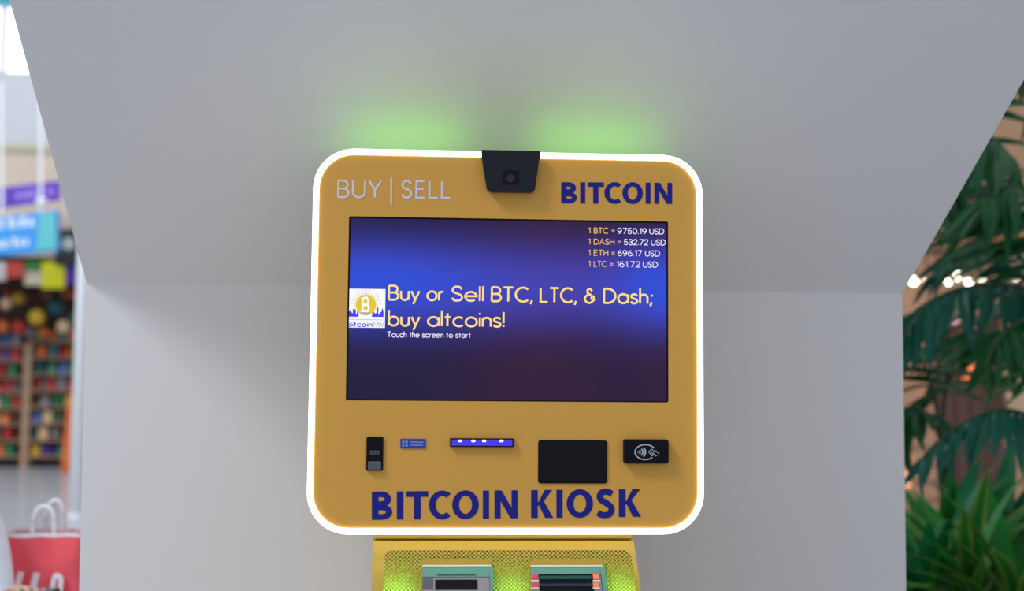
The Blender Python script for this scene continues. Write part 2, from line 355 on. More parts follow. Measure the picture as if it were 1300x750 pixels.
for yb, coin, c1_, e0, amt, a0, a1, u0, u1 in ((296.5, 'BTC', 772.3, 776, '9750.19', 783.8, 821, 824.4, 843.3), (310.6, 'DASH', 780.2, 783.8, '532.72', 792, 823.1, 826.4, 845.3), (324.6, 'ETH', 772.3, 776, '696.17', 784, 815, 818.9, 838), (338.7, 'LTC', 770.2, 773.9, '161.72', 782.3, 812.9, 816.2, 835.3)):
    bl_ = lambda x: yb+(x-746)*.012
    words_px('price_text', [('1', 746, 749.6), (coin, 753.7, c1_), ('=', e0, e0+4.9)], bl_, 7.9, .52, ys, M['txt_orange'], scr)
    words_px('price_text', [(amt, a0, a1), ('USD', u0, u1)], bl_, 7.9, .52, ys, M['txt_white'], scr)
# logo on the screen
q0, q1 = aty(440.6, 415.6, ys), aty(489.4, 366.9, ys); LX, LZ, LW, LH = q0.x, q0.z, q1.x-q0.x, q1.z-q0.z
def lg(u, v, y): return Vector((LX+u*LW, y, LZ+v*LH))
def lgpoly(mb, P, y): mb.add([lg(u, v, y) for u, v in P], [tuple(range(len(P)))])
mb = MB(); lgpoly(mb, [(0, 0), (1, 0), (1, 1), (0, 1)], .0029); mb.build('logo_square', M['logo_white'], scr)
mb = MB(); lgpoly(mb, arc(.49, .585, .27, .27, 0, 354, 40), .0027)
ribbon(mb, arc(.49, .585, .30, .30, -15, 195, 40), .008, lambda a, b: lg(a, b, .0027))
for k in range(13):
    a = math.radians(4+172*k/12); c_, s_ = math.cos(a), math.sin(a)
    ribbon(mb, [(.49+.355*c_, .585+.355*s_), (.49+.395*c_, .585+.395*s_)], .011, lambda a, b: lg(a, b, .0027))
mb.build('logo_coin', M['logo_gold'], scr)
mb = MB(); fB = lambda a, b: lg(.405+a*.30+b*.0, .415+b*.34, .0025)
for s in G['B']: ribbon(mb, [(p[0]*.9, p[1]) for p in s], .085, fB)
for dx in (.14, .36): ribbon(mb, [(dx, 1.0), (dx, 1.16)], .055, fB); ribbon(mb, [(dx, -.14), (dx, 0)], .055, fB)
ribbon(mb, [(-.16, .98), (.1, .98)], .07, fB); ribbon(mb, [(-.16, .02), (.1, .02)], .07, fB)
mb.build('logo_letter', M['logo_white'], scr)
mb = MB()
lgpoly(mb, [(0,.28),(.3,.28),(.3,.40),(.26,.42),(.25,.34),(.225,.34),(.225,.47),(.20,.48),(.2,.44),(.185,.44),(.185,.47),(.145,.49),(.145,.37),(.12,.38),(.1,.41),(.06,.43),(.04,.40),(.03,.33),(0,.30)], .0025)
lgpoly(mb, [(.65,.28),(.96,.28),(.96,.40),(.945,.45),(.93,.52),(.91,.47),(.90,.41),(.87,.40),(.85,.34),(.82,.34),(.82,.51),(.80,.53),(.775,.51),(.775,.38),(.74,.38),(.735,.34),(.71,.42),(.68,.38),(.65,.32)], .0025)
for v, a, b_ in ((.345, .33, .6), (.255, .0, .27), (.25, .4, .62)): ribbon(mb, [(a, v), (b_, v)], .006, lambda a, b: lg(a, b, .0025))
mb.build('logo_skyline', M['logo_blue'], scr)
mb = MB()
ribbon(mb, [(.03, .205), (.97, .205)], .007, lambda a, b: lg(a, b, .0025)); ribbon(mb, [(.35, .38), (.6, .38)], .02, lambda a, b: lg(a, b, .0024))
def lgtext(mb, t, u0, u1, v0, h, hw):
    lay, w = text_layout(t, .17, .3); sx = (u1-u0)/w
    for ch, ox in lay:
        for s in G[ch]: ribbon(mb, [(u0+(p[0]+ox)*sx, v0+p[1]*h) for p in s], hw, lambda a, b: lg(a, b, .0025))
lgtext(mb, 'NW', .70, .97, .025, .12, .012); mb.build('logo_lettering', M['logo_grey'], scr)
mb = MB(); lgtext(mb, 'Bitcoin', .015, .655, .025, .12, .012); mb.build('logo_lettering', M['logo_blue'], scr)
# printed lettering on the face
yf = -.0004
bs = (lambda x: 251.4+(x-428)*.006, lambda x: 227.8+(x-428)*.006, 1.3, yf, M['silver'], face)
boxed_px('buy_lettering', [('B',428,443.4),('U',446.5,464.2),('Y',467,484.5)], *bs)
boxed_px('sell_lettering', [('S',509,523.2),('E',527.2,540),('L',543.8,557),('L',559.6,572.8)], *bs)
mb = MB(); P = [aty(x, y, yf) for x, y in ((495.6, 225.3), (497.9, 225.3), (497.7, 260.2), (495.5, 260.2))]; mb.add(P, [(0,1,2,3)]); mb.build('divider_lettering', M['silver'], face)
bold_px('heading_lettering', [('B',712.4,732.4),('I',736.6,742.9),('T',746,766.7),('C',767.3,788.7),('O',790.2,816.1),('I',819.7,825.9),('N',830.8,853.3)], lambda x: 257.9+(x-712)*.005, lambda x: 231.1+(x-712)*.006, 6.6, yf, M['navy'], face)
bold_px('title_lettering', [('B',472,498),('I',503.8,511.9),('T',516,543.6),('C',544.5,572.2),('O',574,607.9),('I',613,620.8),('N',627.8,657),('K',674.2,702.4),('I',706.4,714.1),('O',719.3,752.8),('S',757,780.2),('K',785.6,814)], lambda x: 659.7-(x-472)*.0112, lambda x: 623.9-(x-472)*.0098, 8.5, yf, M['navy'], face)

# camera over the top edge
def outl(pts, y): return [(aty(px, py, y).x, aty(px, py, y).z) for px, py in pts]
cp = [(611.2, 190.3), (686, 191.8), (683.6, 210), (679.2, 240.2), (676.4, 243.4), (624.6, 242.8), (618.4, 239.6), (613.2, 210)]
camu = MB().prism(outl(cp, -.014), -.014, .0).build('camera_housing', M['dark'], kiosk, bevel=.0012)
a, b_ = aty(611.2, 191.3, -.012), aty(686, 191.8, -.012)
MB().box((a.x+.0004, -.0135, a.z-.010), (b_.x-.0004, .098, a.z+.0012)).build('camera_bracket', M['dark'], camu)
q0, q1 = aty(637.8, 233.2, -.014), aty(658.8, 216.4, -.014)
MB().prism(rrect(q0.x, q1.x, q0.z, q1.z, .004, 5), -.0146, -.0138).build('camera_window', M['gloss'], camu)
mb = MB(); c_ = (q0+q1)/2
mb.hexa([(c_.x+.005*math.cos(k*math.pi/8), -.0152, c_.z-.002+.005*math.sin(k*math.pi/8)) for k in range(16)], [(c_.x+.0065*math.cos(k*math.pi/8), -.0144, c_.z-.002+.0065*math.sin(k*math.pi/8)) for k in range(16)])
mb.build('camera_lens', mat('lens_glass', (.02, .008, .008), .05), camu)

def face_box(name, x0, x1, yt, yb, r, y0, m, parent, y1=.001, bevel=0):
    p, q = aty(x0, yb, y0), aty(x1, yt, y0)
    return MB().prism(rrect(p.x, q.x, p.z, q.z, r, 5), y0, y1).build(name, m, parent, bevel=bevel)
# fingerprint reader
fp = face_box('fingerprint_reader', 464.6, 486.8, 554.6, 597.6, .0022, -.003, M['black'], kiosk, bevel=.0008)
M['fp_grey'] = mat('reader_grey', (.09, .11, .13), .25); M['fp_mid'] = mat('reader_edge', (.05, .055, .06), .3)
face_box('reader_hood', 469, 482.5, 571.5, 578, .0022, -.0052, M['fp_mid'], fp, -.002, .0015)
face_box('reader_pad', 466.8, 484.2, 585.5, 597, .0025, -.0056, M['fp_grey'], fp, -.002, .002)
face_box('reader_window', 470, 482, 578.5, 585, .001, -.0034, M['gloss'], fp, -.002)
# blue sticker
M['sticker'] = mat('blue_sticker', lin(42, 66, 170), .35); M['sticker_pale'] = mat('sticker_pale', lin(120, 150, 215), .4)
st = face_box('blue_sticker', 508.2, 540.7, 557.0, 569.1, .0012, -.0012, M['sticker'], kiosk)
for a, b_, c_, d_ in ((510.5, 513.6, 559.3, 562.4), (514.6, 517.8, 559.3, 562.4), (510.5, 513.6, 563.6, 566.6), (514.6, 517.8, 563.6, 566.6)): face_box('sticker_icon', a, b_, c_, d_, .0004, -.0015, M['sticker_pale'], st)
for yy, xe in ((561.2, 537.6), (564.9, 537.0)): face_box('sticker_line', 520.5, xe, yy-.7, yy+.7, .0002, -.0015, M['sticker_pale'], st)
# lit code reader bar
M['bar_blue'] = mat('violet_light', (.02, .01, .2), .15, emit=lin(58, 44, 205), es=1.0); M['bar_led'] = mat('violet_led', (1, 1, 1), .3, emit=(.72, .70, 1), es=2.0)
br = face_box('code_reader', 571.2, 652.2, 556.6, 567.2, .001, -.006, M['black'], kiosk, bevel=.0006)
face_box('reader_light', 573.5, 650.5, 558.2, 565.6, .001, -.0066, M['bar_blue'], br, -.004)
for x in (583.8, 601, 614.6, 636.7): face_box('light_bulb', x-2.4, x+2.4, 558.2, 561.0, .0012, -.0072, M['bar_led'], br, -.004)
# black display and contactless reader
dsp = face_box('small_display', 683, 771.2, 558.8, 613.5, .004, -.002, M['black'], kiosk, bevel=.001)
face_box('display_glass', 685.2, 769, 561, 611.4, .002, -.0024, M['gloss'], dsp)
nf = face_box('contactless_reader', 792.2, 849.2, 558.0, 588.4, .0035, -.011, M['black'], kiosk, bevel=.0018)
mb = MB(); cx, cy = 819.3, 573.8; yn = -.0115
fN = lambda a, b: aty(cx+a, cy-b, yn)
ribbon(mb, arc(0, 0, 13.2, 9.4, 32, 312, 40), .68, fN)
for r, w in ((2.0, .55), (4.6, .75), (8.0, .8), (11.4, .85)): ribbon(mb, [(-11+p[0], p[1]) for p in arc(0, 0, r*.98, r*.78, -40, 40, 8)], w, fN)
for P in ([(4.0,.4),(8.2,3.8),(12,.2)], [(4.0,.4),(8.5,-5),(10.5,-3.5)], [(8,-1.2),(10.5,1),(13.5,1.6),(17.5,-2.4)], [(8,-1.2),(9.2,-2.4),(11.5,-1.6)], [(9,-3.4),(11,-3.2),(15,-4.4)], [(10.8,-2.2),(12.5,-4.8),(13.8,-5.2)]): ribbon(mb, P, .38, fN)
mb.build('contactless_symbol', mat('pale_print', (.55, .55, .65), .5), nf)

# lower cabinet: the console slopes out towards the user
SL = math.radians(38); vS = Vector((0, math.sin(SL), math.cos(SL))); nS = Vector((0, -math.cos(SL), math.sin(SL)))
oS = aty(640, 686.5, .035)
def sp(px, py, lift=0):
    return onplane(px, py, oS+nS*lift, nS)
c0, c1, c2, c3 = sp(473.2, 686), sp(804.6, 687), sp(814, 750), sp(471.8, 750)
print('console', c0, c1, c2, c3)
tb = .50
xl, xr = c0.x, c1.x; xl2, xr2 = c3.x+(c3.x-c0.x)*.6, c2.x+(c2.x-c1.x)*.6
low = oS-vS*tb
CAV = .03; oB, lB = oS-nS*CAV, low-nS*CAV
prof = [(oB.y, oB.z), (lB.y, lB.z), (low.y+.03, low.z-.06), (low.y+.03, 0.0), (.40, 0.0), (.40, oS.z+.02), (oS.y+.012, oS.z+.004)]
def xat(z, s):
    t = min(max((oS.z-z)/(oS.z-c2.z), 0), 1.6); return (xl+(c3.x-xl)*t) if s < 0 else (xr+(c2.x-xr)*t)
cab = MB().hexa([(xat(z, -1), y, z) for y, z in prof], [(xat(z, 1), y, z) for y, z in prof]).build('cabinet', M['yellow'], kiosk, bevel=.004)
# top cap strip between head and console
MB().box((xl+.001, oS.y+.006, oS.z+.002), (xr-.001, .30, oS.z+.05)).build('cabinet_top', M['yellow'], kiosk, bevel=.002)
MB().box((-.27, -.36, 0), (.27, .40, .03)).build('base_plate', M['dark'], kiosk, bevel=.004)

def perforated_mat():
    """gold sheet with real see-through holes in a diagonal lattice"""
    m = bpy.data.materials.new('perforated_gold'); m.use_nodes = True; nt = m.node_tree; b = nt.nodes['Principled BSDF']; N = nt.nodes.new; Lk = nt.links.new
    tc = N('ShaderNodeTexCoord'); s_ = N('ShaderNodeSeparateXYZ'); Lk(tc.outputs['Object'], s_.inputs[0]); x, z = s_.outputs[0], s_.outputs[2]
    def mth(op, a, bb=None):
        n = N('ShaderNodeMath'); n.operation = op
        for i, v in enumerate((a, bb)):
            if v is None: continue
            if isinstance(v, (int, float)): n.inputs[i].default_value = v
            else: Lk(v, n.inputs[i])
        return n.outputs[0]
    k = 2*math.pi/.0062
    dots = mth('MULTIPLY', mth('COSINE', mth('MULTIPLY', x, k)), mth('COSINE', mth('MULTIPLY', z, k*1.27)))
    holes = mth('GREATER_THAN', dots, .03)
    b.inputs['Base Color'].default_value = (.42, .27, .04, 1); b.inputs['Roughness'].default_value = .4; b.inputs['Specular IOR Level'].default_value = .3
    Lk(mth('SUBTRACT', 1, holes), b.inputs['Alpha'])
    return m
def diffuser_mat():
    m = bpy.data.materials.new('milky_diffuser'); m.use_nodes = True; nt = m.node_tree; out = nt.nodes['Material Output']
    t = nt.nodes.new('ShaderNodeBsdfTranslucent'); t.inputs['Color'].default_value = (.92, .95, .86, 1)
    d = nt.nodes.new('ShaderNodeBsdfDiffuse'); d.inputs['Color'].default_value = (.30, .24, .10, 1); mx = nt.nodes.new('ShaderNodeMixShader'); mx.inputs[0].default_value = .25
    nt.links.new(t.outputs[0], mx.inputs[1]); nt.links.new(d.outputs[0], mx.inputs[2]); nt.links.new(mx.outputs[0], out.inputs['Surface']); return m
vlen = .40
def slope_loop(px0, px1, top, length, r, lift, n=8, widen=0):
    a, b = sp(px0, top, lift), sp(px1, top, lift); out = []
    L = rrect(a.x, b.x, -length, 0, [r, r, .004, .004], n)
    for u, v in L: out.append(Vector((u+(widen*(-v) if u > 0 else 0), a.y, a.z))+vS*v)
    return out
PF = dict(widen=.06); pr = .012
l_front = slope_loop(488.5, 799.5, 698.5, vlen, pr, -.0002, **PF); l_back = [v-nS*.0012 for v in l_front]
perf = MB().hexa(l_front, l_back).build('perforated_panel', perforated_mat(), kiosk)
perf['label'] = 'gold perforated panel lit green from behind'
MB().add([v-nS*.004 for v in l_front], [tuple(range(len(l_front)))]).build('light_diffuser', diffuser_mat(), kiosk)
# yellow frame around the panel: its depth walls in the light box
pa, pb2 = sp(488.5, 698.5), sp(799.5, 698.5); vt = (pa-oS).dot(vS)
rows = [0, vt]+[vt-pr*(1-math.cos(math.radians(a_))) for a_ in range(15, 91, 15)]+[vt-.03, vt-.06, vt-.10, vt-.16, vt-vlen, -tb]
def inner_x(v):
    d_ = vt-v; cut = pr-math.sqrt(max(0, pr*pr-(pr-d_)**2)) if d_ < pr else 0
    return pa.x+cut, pb2.x+.06*d_-cut
mb = MB()
def fpt(x, v, l): q = oS+vS*v+nS*l; return Vector((x, q.y, q.z))
def fbox(xa0, xb0, v0, xa1, xb1, v1):
    mb.hexa([fpt(xa0, v0, 0), fpt(xb0, v0, 0), fpt(xb1, v1, 0), fpt(xa1, v1, 0)], [fpt(xa0, v0, -CAV-.001), fpt(xb0, v0, -CAV-.001), fpt(xb1, v1, -CAV-.001), fpt(xa1, v1, -CAV-.001)])
ox_ = lambda v, s: xat((oS+vS*v).z, s)
for i_, (v0, v1) in enumerate(zip(rows[:-1], rows[1:])):
    if i_ == 0 or i_ == len(rows)-2: fbox(ox_(v0, -1), ox_(v0, 1), v0, ox_(v1, -1), ox_(v1, 1), v1)
    else:
        (a0, b0), (a1, b1) = inner_x(v0), inner_x(v1)
        fbox(ox_(v0, -1), a0, v0, ox_(v1, -1), a1, v1); fbox(b0, ox_(v0, 1), v0, b1, ox_(v1, 1), v1)
mb.build('front_frame', M['yellow'], kiosk)
M['panel_led'] = mat('green_panel_led', (.1, .5, .05), .4, emit=(.24, .92, .08), es=11)
for px_ in (504, 648, 786):
    q = sp(px_, 744, -.02); v0 = (q-oS).dot(vS); v1 = vt-vlen+.02; mb = MB()
    mb.hexa([fpt(q.x-.005, v0, -.021), fpt(q.x+.005, v0, -.021), fpt(q.x+.005, v1, -.021), fpt(q.x-.005, v1, -.021)], [fpt(q.x-.005, v0, -CAV), fpt(q.x+.005, v0, -CAV), fpt(q.x+.005, v1, -CAV), fpt(q.x-.005, v1, -CAV)])
    mb.build('panel_light_strip', M['panel_led'], kiosk)
# acceptor modules
M['teal'] = mat('teal_acrylic', (.13, .32, .24), .2, spec=.4)
M['grey_plate'] = mat('grey_plate', (.30, .27, .27), .4, spec=.3); M['slate'] = mat('slate_block', (.10, .11, .15), .3)
M['orange_led'] = mat('orange_indicator', (.6, .12, .05), .4, emit=lin(236, 120, 84), es=.55); M['pink_led'] = mat('red_indicator', (.5, .05, .07), .4, emit=lin(190, 60, 74), es=.4)
M['mint'] = mat('pale_edge', (.65, .75, .6), .3); M['dteal'] = mat('dark_teal', (.01, .07, .06), .25); M['dnavy'] = mat('dark_navy', (.012, .022, .05), .25)
M['plain_gold'] = mat('plain_gold', (.34, .215, .025), .4, spec=.25)
def slab(name, x0, x1, y0, y1, r, l0, l1, m, parent, bevel=0, drop=None):
    """a plate on the sloping console between pixel columns and rows; l0/l1 heights over the slope"""
    a, b = sp(x0, y0, l1), sp(x1, y0, l1)
    if drop is None: d = (sp((x0+x1)/2, y1, l1)-sp((x0+x1)/2, y0, l1)).length
    else: d = drop
    rr = r if isinstance(r, list) else [r]*4
    P = [Vector((u, a.y, a.z))+vS*v for u, v in rrect(a.x, b.x, -d, 0, rr, 5)]
    return MB().hexa(P, [p-nS*(l1-l0) for p in P]).build(name, m, parent, bevel=bevel)
accL = slab('note_acceptor', 535.5, 624.5, 709.3, 750, [.008, .008, .001, .001], .001, .005, M['plain_gold'], kiosk, .0006, drop=.16)
slab('lip', 536.6, 623.5, 717.0, 718.6, .0004, .005, .0095, M['mint'], accL)
slab('acrylic_cover', 536.6, 623.5, 718.6, 732, .0008, .005, .0085, M['teal'], accL)
slab('acrylic_side', 621.5, 625.8, 718.6, 732, .0008, .005, .0100, M['teal'], accL, drop=.14)
slab('mouth_plate', 536.6, 621.4, 732, 750, .0008, .004, .0075, M['grey_plate'], accL, drop=.12)
slab('side_block', 536.8, 549.5, 733.0, 746.8, .0005, .0075, .0085, M['slate'], accL)
slab('note_slot', 552.5, 606, 735.6, 748.2, .0012, .0075, .0082, M['black'], accL)
slab('plate_groove', 555, 604, 729.0, 730.3, .0003, .0085, .0088, M['dteal'], accL)
accR = slab('note_dispenser', 672.0, 767.0, 709.8, 750, [.008, .008, .001, .001], .001, .005, M['plain_gold'], kiosk, .0006, drop=.16)
slab('lip', 673.8, 764.5, 717.2, 718.8, .0004, .005, .0095, M['mint'], accR)
slab('acrylic_cover', 673.8, 764.5, 718.8, 728.6, .0008, .005, .0085, M['teal'], accR)
slab('acrylic_side', 762.3, 767.6, 718.8, 732, .0008, .005, .0100, M['teal'], accR, drop=.14)
slab('mouth_plate', 673.8, 762.3, 728.6, 750, .0008, .004, .0070, M['grey_plate'], accR, drop=.12)
mouth = slab('dispenser_mouth', 684, 752.5, 728.8, 750, .001, .0070, .0078, M['black'], accR, drop=.07)
slab('roller', 684.8, 750.5, 730.6, 735.0, .0006, .0078, .0086, M['dteal'], accR)
slab('roller', 686, 752, 740.6, 744.2, .0006, .0078, .0086, M['dnavy'], accR)
for yy, ma, mbb in ((728.4, M['grey_plate'], M['orange_led']), (739.3, M['pink_led'], M['orange_led'])):
    slab('indicator', 675.3, 682.6, yy, yy+6.0, .0004, .007, .0084, M['pink_led'], accR); slab('indicator', 752.6, 760.4, yy, yy+6.2, .0004, .007, .0084, mbb, accR)
for yy in (736.8, 746.2):
    slab('pale_strip', 674, 684, yy-.7, yy+.7, .0002, .007, .0086, M['mint'], accR); slab('pale_strip', 752.6, 762.2, yy-.7, yy+.7, .0002, .007, .0086, M['mint'], accR)


# ------------------------------------------------------------------ left background: toy shop across the hall
YS = 15.6                                      # shop front plane
def wx(px, py, y): return aty(px, py, y)
def wbox(name, x0, x1, yt, yb, y0, y1, m, parent=None, bevel=0):
    p, q = aty(x0, yb, y0), aty(x1, yt, y0); return MB().box((p.x, y0, p.z), (q.x, y1, q.z)).build(name, m, parent, bevel=bevel)
M['beige'] = mat('beige_fascia', (.68, .56, .45), .7); M['lav'] = mat('pale_bulkhead', (.60, .61, .65), .7); M['olive'] = mat('olive_trim', (.52, .50, .34), .6)
M['sky_glass'] = mat('lit_skylight', (1, 1, 1), .3, emit=(.95, .98, 1), es=1.6); M['teal_paint'] = mat('teal_paint', (.03, .32, .45), .5)
M['shop_dark'] = mat('shop_interior', (.085, .045, .03), .8); M['base_dark'] = mat('dark_plinth', (.02, .018, .02), .5); M['wood'] = mat('pale_wood', (.42, .26, .16), .6)
zf = lambda py: aty(50, py, YS).z
xA, xB = -9.2, -1.2
def slabz(name, z0, z1, y0, y1, m, x0=xA, x1=xB): return MB().box((x0, y0, z0), (x1, y1, z1)).build(name, m)
slabz('wall_left_fascia', zf(330), zf(193), YS, YS+.4, M['beige'])['kind'] = 'structure'
slabz('trim_1', zf(193), zf(184), YS-.06, YS+.4, M['olive'])['kind'] = 'structure'
slabz('wall_left_bulkhead', zf(184), zf(92), YS-.02, YS+.4, M['lav'])['kind'] = 'structure'
slabz('wall_left_interior', 0, zf(330), YS+1.6, YS+1.8, M['shop_dark'])['kind'] = 'structure'
slabz('wall_left_plinth', 0, zf(590), YS+.95, YS+1.1, M['base_dark'])['kind'] = 'structure'
MB().box((xB, YS, 0), (14, YS+.3, zf(92))).build('wall_back', M['beige'])['kind'] = 'structure'
# clerestory window above the bulkhead: frame with lit panes
z0, z1 = zf(92), zf(8)
win = slabz('window_1', z1, z1+.7, YS-.03, YS+.4, M['teal_paint']); win['kind'] = 'structure'
for k in range(6):
    x0 = xA+k*(xB-xA)/6
    MB().box((x0+.04, YS+.1, z0), (x0+(xB-xA)/6-.04, YS+.14, z1)).build('pane', M['sky_glass'], win)
    MB().box((x0-.04, YS, z0), (x0+.04, YS+.2, z1)).build('mullion', M['lav'], win)
# hanging bits
M['purple'] = mat('purple_banner', lin(104, 60, 190), .6); M['lilac'] = mat('lilac_print', lin(168, 146, 226), .6)
M['sky_blue'] = mat('blue_sign', lin(50, 150, 226), .4); M['sign_white'] = mat('sign_white', (.88, .92, .95), .4); M['sign_teal'] = mat('sign_teal', lin(90, 190, 196), .4)
YH = 14.6
def quad_board(name, pts, y, th, m, parent=None):
    P = [aty(px, py, y) for px, py in pts]; return MB().hexa(P, [p+Vector((0, th, 0)) for p in P]).build(name, m, parent)
pb = quad_board('purple_banner', [(-70, 274), (76, 254), (76, 229), (-70, 247)], YH, .03, M['purple']); tag(pb, 'long purple banner with lilac lettering above the blue shop sign', 'banner')
for i in range(13):
    x = -62+i*10.2+(3 if i % 4 == 3 else 0)
    if i % 4 == 3: continue
    yc = 260-(x+70)*.132; quad_board('banner_lettering', [(x, yc+5), (x+7.2, yc+4), (x+7.2, yc-4.2), (x, yc-3.2)], YH-.01, .008, M['lilac'], pb)
bs_ = quad_board('blue_shop_sign', [(-90, 332), (73, 318), (72.5, 267), (-90, 285)], YH-.4, .12, M['sky_blue']); tag(bs_, 'blue shop sign with two white lines of lettering on hanging rods', 'sign')
quad_board('sign_edge_panel', [(46, 318.5), (71, 316.5), (70.5, 270), (50, 272)], YH-.41, .008, M['sign_teal'], bs_)
for (x0, x1, ya, h) in ((-80, -30, 300, 15), (-24, 6, 293, 15), (10, 24, 290, 15), (26, 46, 288, 13), (-70, -20, 322, 13), (-14, 12, 316, 13), (15, 38, 313, 12)):
    mb = MB(); n = max(2, int((x1-x0)/7)); w = (x1-x0)/n
    for k in range(n):
        xx = x0+k*w; sl = -(k*w)*.085; hh = h if k % 3 == 0 else h*.72
        P = [aty(xx+.6, ya+sl, YH-.41), aty(xx+w*.62, ya+sl, YH-.41), aty(xx+w*.62, ya-hh+sl, YH-.41), aty(xx+.6, ya-hh+sl, YH-.41)]
        mb.hexa(P, [p+Vector((0, .008, 0)) for p in P]).box
    o = mb.build('sign_lettering', M['sign_white'], bs_); o['kind'] = 'stuff'
for x in (2, 52):
    t, b_ = aty(x, 105, YH-.36), aty(x, 272, YH-.36); MB().tube([t, b_], .022).build('hanging_rod', M['post'], bs_)
k_ = aty(53, 256, YH-.38); MB().lathe([(.0, -.06), (.06, -.04), (.075, 0), (.06, .04), (0, .06)], k_, 10).build('rod_knob', M['post'], bs_, smooth=True)
M['sgn_black'] = mat('black_sign', (.012, .016, .018), .5); M['disc'] = mat('pale_disc', (.5, .55, .55), .5)
ds = quad_board('black_shop_sign', [(70, 336), (128, 336), (128, 288), (70, 292)], YS-.06, .0602, M['sgn_black']); tag(ds, 'black sign with a pale round emblem beside the blue shop sign', 'sign')
c_ = aty(87, 309, YS-.07); MB().hexa([c_+Vector((.095*math.cos(k*math.pi/10), 0, .095*math.sin(k*math.pi/10))) for k in range(20)], [c_+Vector((.095*math.cos(k*math.pi/10), .01, .095*math.sin(k*math.pi/10))) for k in range(20)]).build('emblem_disc', M['disc'], ds)
cards = [('red', (8, 30, 332, 352), lin(214, 78, 62)), ('green', (32, 52, 332, 342), lin(44, 140, 52)), ('yellow', (53, 82, 332, 366), lin(236, 228, 20)), ('purple', (84, 104, 332, 362), lin(84, 46, 160)), ('cream', (31, 54, 343, 362), lin(226, 210, 182)), ('white', (-24, 7, 332, 356), lin(222, 214, 210)), ('orange', (-52, -27, 332, 360), lin(230, 130, 50))]
for nm, (a, b_, t, b2), c in cards:
    P = [(a, b2), (b_, b2), (b_, t), (a, t)]; yk = YS+(.075 if nm == 'cream' else .02); o = quad_board('hanging_card', P, yk, .03, mat(nm+'_card', c, .6)); tag(o, nm+' hanging card under the shop signs', 'card', 'hanging cards under the shop signs')
    m_ = aty((a+b_)/2, t, yk+.015); MB().tube([m_, Vector((m_.x, m_.y, max(zf(330)+.002, m_.z+.004)))], .008, 5).build('hanger', M['post'], o)
# shelves with merchandise
PAL = {'red': lin(176, 44, 36), 'green': lin(30, 122, 82), 'teal': lin(18, 92, 96), 'yellow': lin(206, 168, 40), 'orange': lin(214, 112, 44), 'brown': lin(92, 50, 30), 'cream': lin(214, 178, 140), 'violet': lin(70, 44, 120), 'grey': lin(120, 118, 122), 'blue': lin(50, 92, 160)}
PM = {k: mat('goods_'+k, v, .5) for k, v in PAL.items()}
PROTO = {}
def proto(kind, colr):
    if (kind, colr) in PROTO: return PROTO[(kind, colr)]
    mb = MB()
    if kind == 'box': mb.box((-.055, -.04, 0), (.055, .04, .15)); mb.box((-.04, -.042, .03), (.04, -.04, .11))
    elif kind == 'bottle': mb.lathe([(.034, 0), (.037, .02), (.037, .1), (.026, .125), (.013, .135), (.013, .165), (.016, .168), (.016, .18)], (0, 0, 0), 10)
    elif kind == 'ball': mb.lathe([(.03, 0), (.06, .02), (.078, .06), (.078, .09), (.055, .13), (.02, .15)], (0, 0, 0), 12)
    else: mb.hexa([(-.06, -.045, 0), (.06, -.045, 0), (.05, -.02, .13), (-.05, -.02, .13)], [(-.06, .045, 0), (.06, .045, 0), (.05, .02, .13), (-.05, .02, .13)]); mb.tube([(-.03, 0, .125), (-.02, 0, .17), (.02, 0, .17), (.03, 0, .125)], .006, 5)
    me = mb.build(kind, PM[colr], None, origin=(0, 0, 0)); o = me; data = o.data; bpy.data.objects.remove(o); PROTO[(kind, colr)] = data; return data
NM = {'box': 'toy_box', 'bottle': 'bottle', 'ball': 'plush_ball', 'bag': 'gift_bag'}
LB = {'box': '{} toy box standing on the toy shop shelves', 'bottle': '{} bottle standing on the toy shop shelves', 'ball': 'round {} plush toy sitting on the toy shop shelves', 'bag': '{} gift bag with handle standing on the toy shop shelves'}
def place(kind, colr, loc, s=1.0, rz=0, label=None, group=None):
    o = bpy.data.objects.new(NM[kind], proto(kind, colr)); COL.objects.link(o); o.location = loc; o.scale = (s, s, s); o.rotation_euler = (0, 0, rz)
    tag(o, label or LB[kind].format(colr), {'box': 'box', 'bottle': 'bottle', 'ball': 'toy', 'bag': 'bag'}[kind], group or f'{colr} {NM[kind].replace("_", " ")} goods in the toy shop')
YSH = YS+.55
ROW = ('lowest', 'second lowest', 'third lowest', 'lower middle', 'upper middle', 'third highest', 'second highest', 'topmost')
def shelf_unit(px0, px1, top, label, where):
    x0, x1 = aty(px0, 500, YSH).x, aty(px1, 500, YSH).x; zt = aty(50, top, YSH).z
    u = empty('shelf_unit', ((x0+x1)/2, YSH+.2, 0), label, 'shelf', 'wooden shelf units in the toy shop')
    for x in (x0, x1-.05): MB().box((x, YSH, 0), (x+.05, YSH+.4, zt)).build('upright', M['wood'], u)
    MB().box((x0+.05, YSH+.37, .05), (x1-.05, YSH+.4, zt)).build('back_panel', M['shop_dark'], u)
    n = 8; zb = .14
    for k in range(n):
        z = zb+(zt-zb-.03)*k/(n-1); MB().box((x0+.05, YSH+.005, z), (x1-.05, YSH+.37, z+.025)).build('shelf_board', M['wood'], u)
        x = x0+.065; HW = {'box': .056, 'bottle': .038, 'ball': .079, 'bag': .061}
        while True:
            kind = random.choice(['box', 'box', 'bottle', 'ball', 'bag']); colr = random.choice(list(PAL)+['green', 'teal', 'red', 'brown', 'green'])
            s = 1.0+.16*random.random(); hw_ = HW[kind]*s+.008
            if x+2*hw_ > x1-.06: break
            place(kind, colr, (x+hw_, YSH+.12+.04*random.random(), z+.0255), s, random.uniform(-.05, .05), f'{colr} {NM[kind].replace("_", " ")} on the {ROW[k]} shelf {where}', 'goods on the toy shop shelves'); x += 2*hw_+random.uniform(.002, .012)
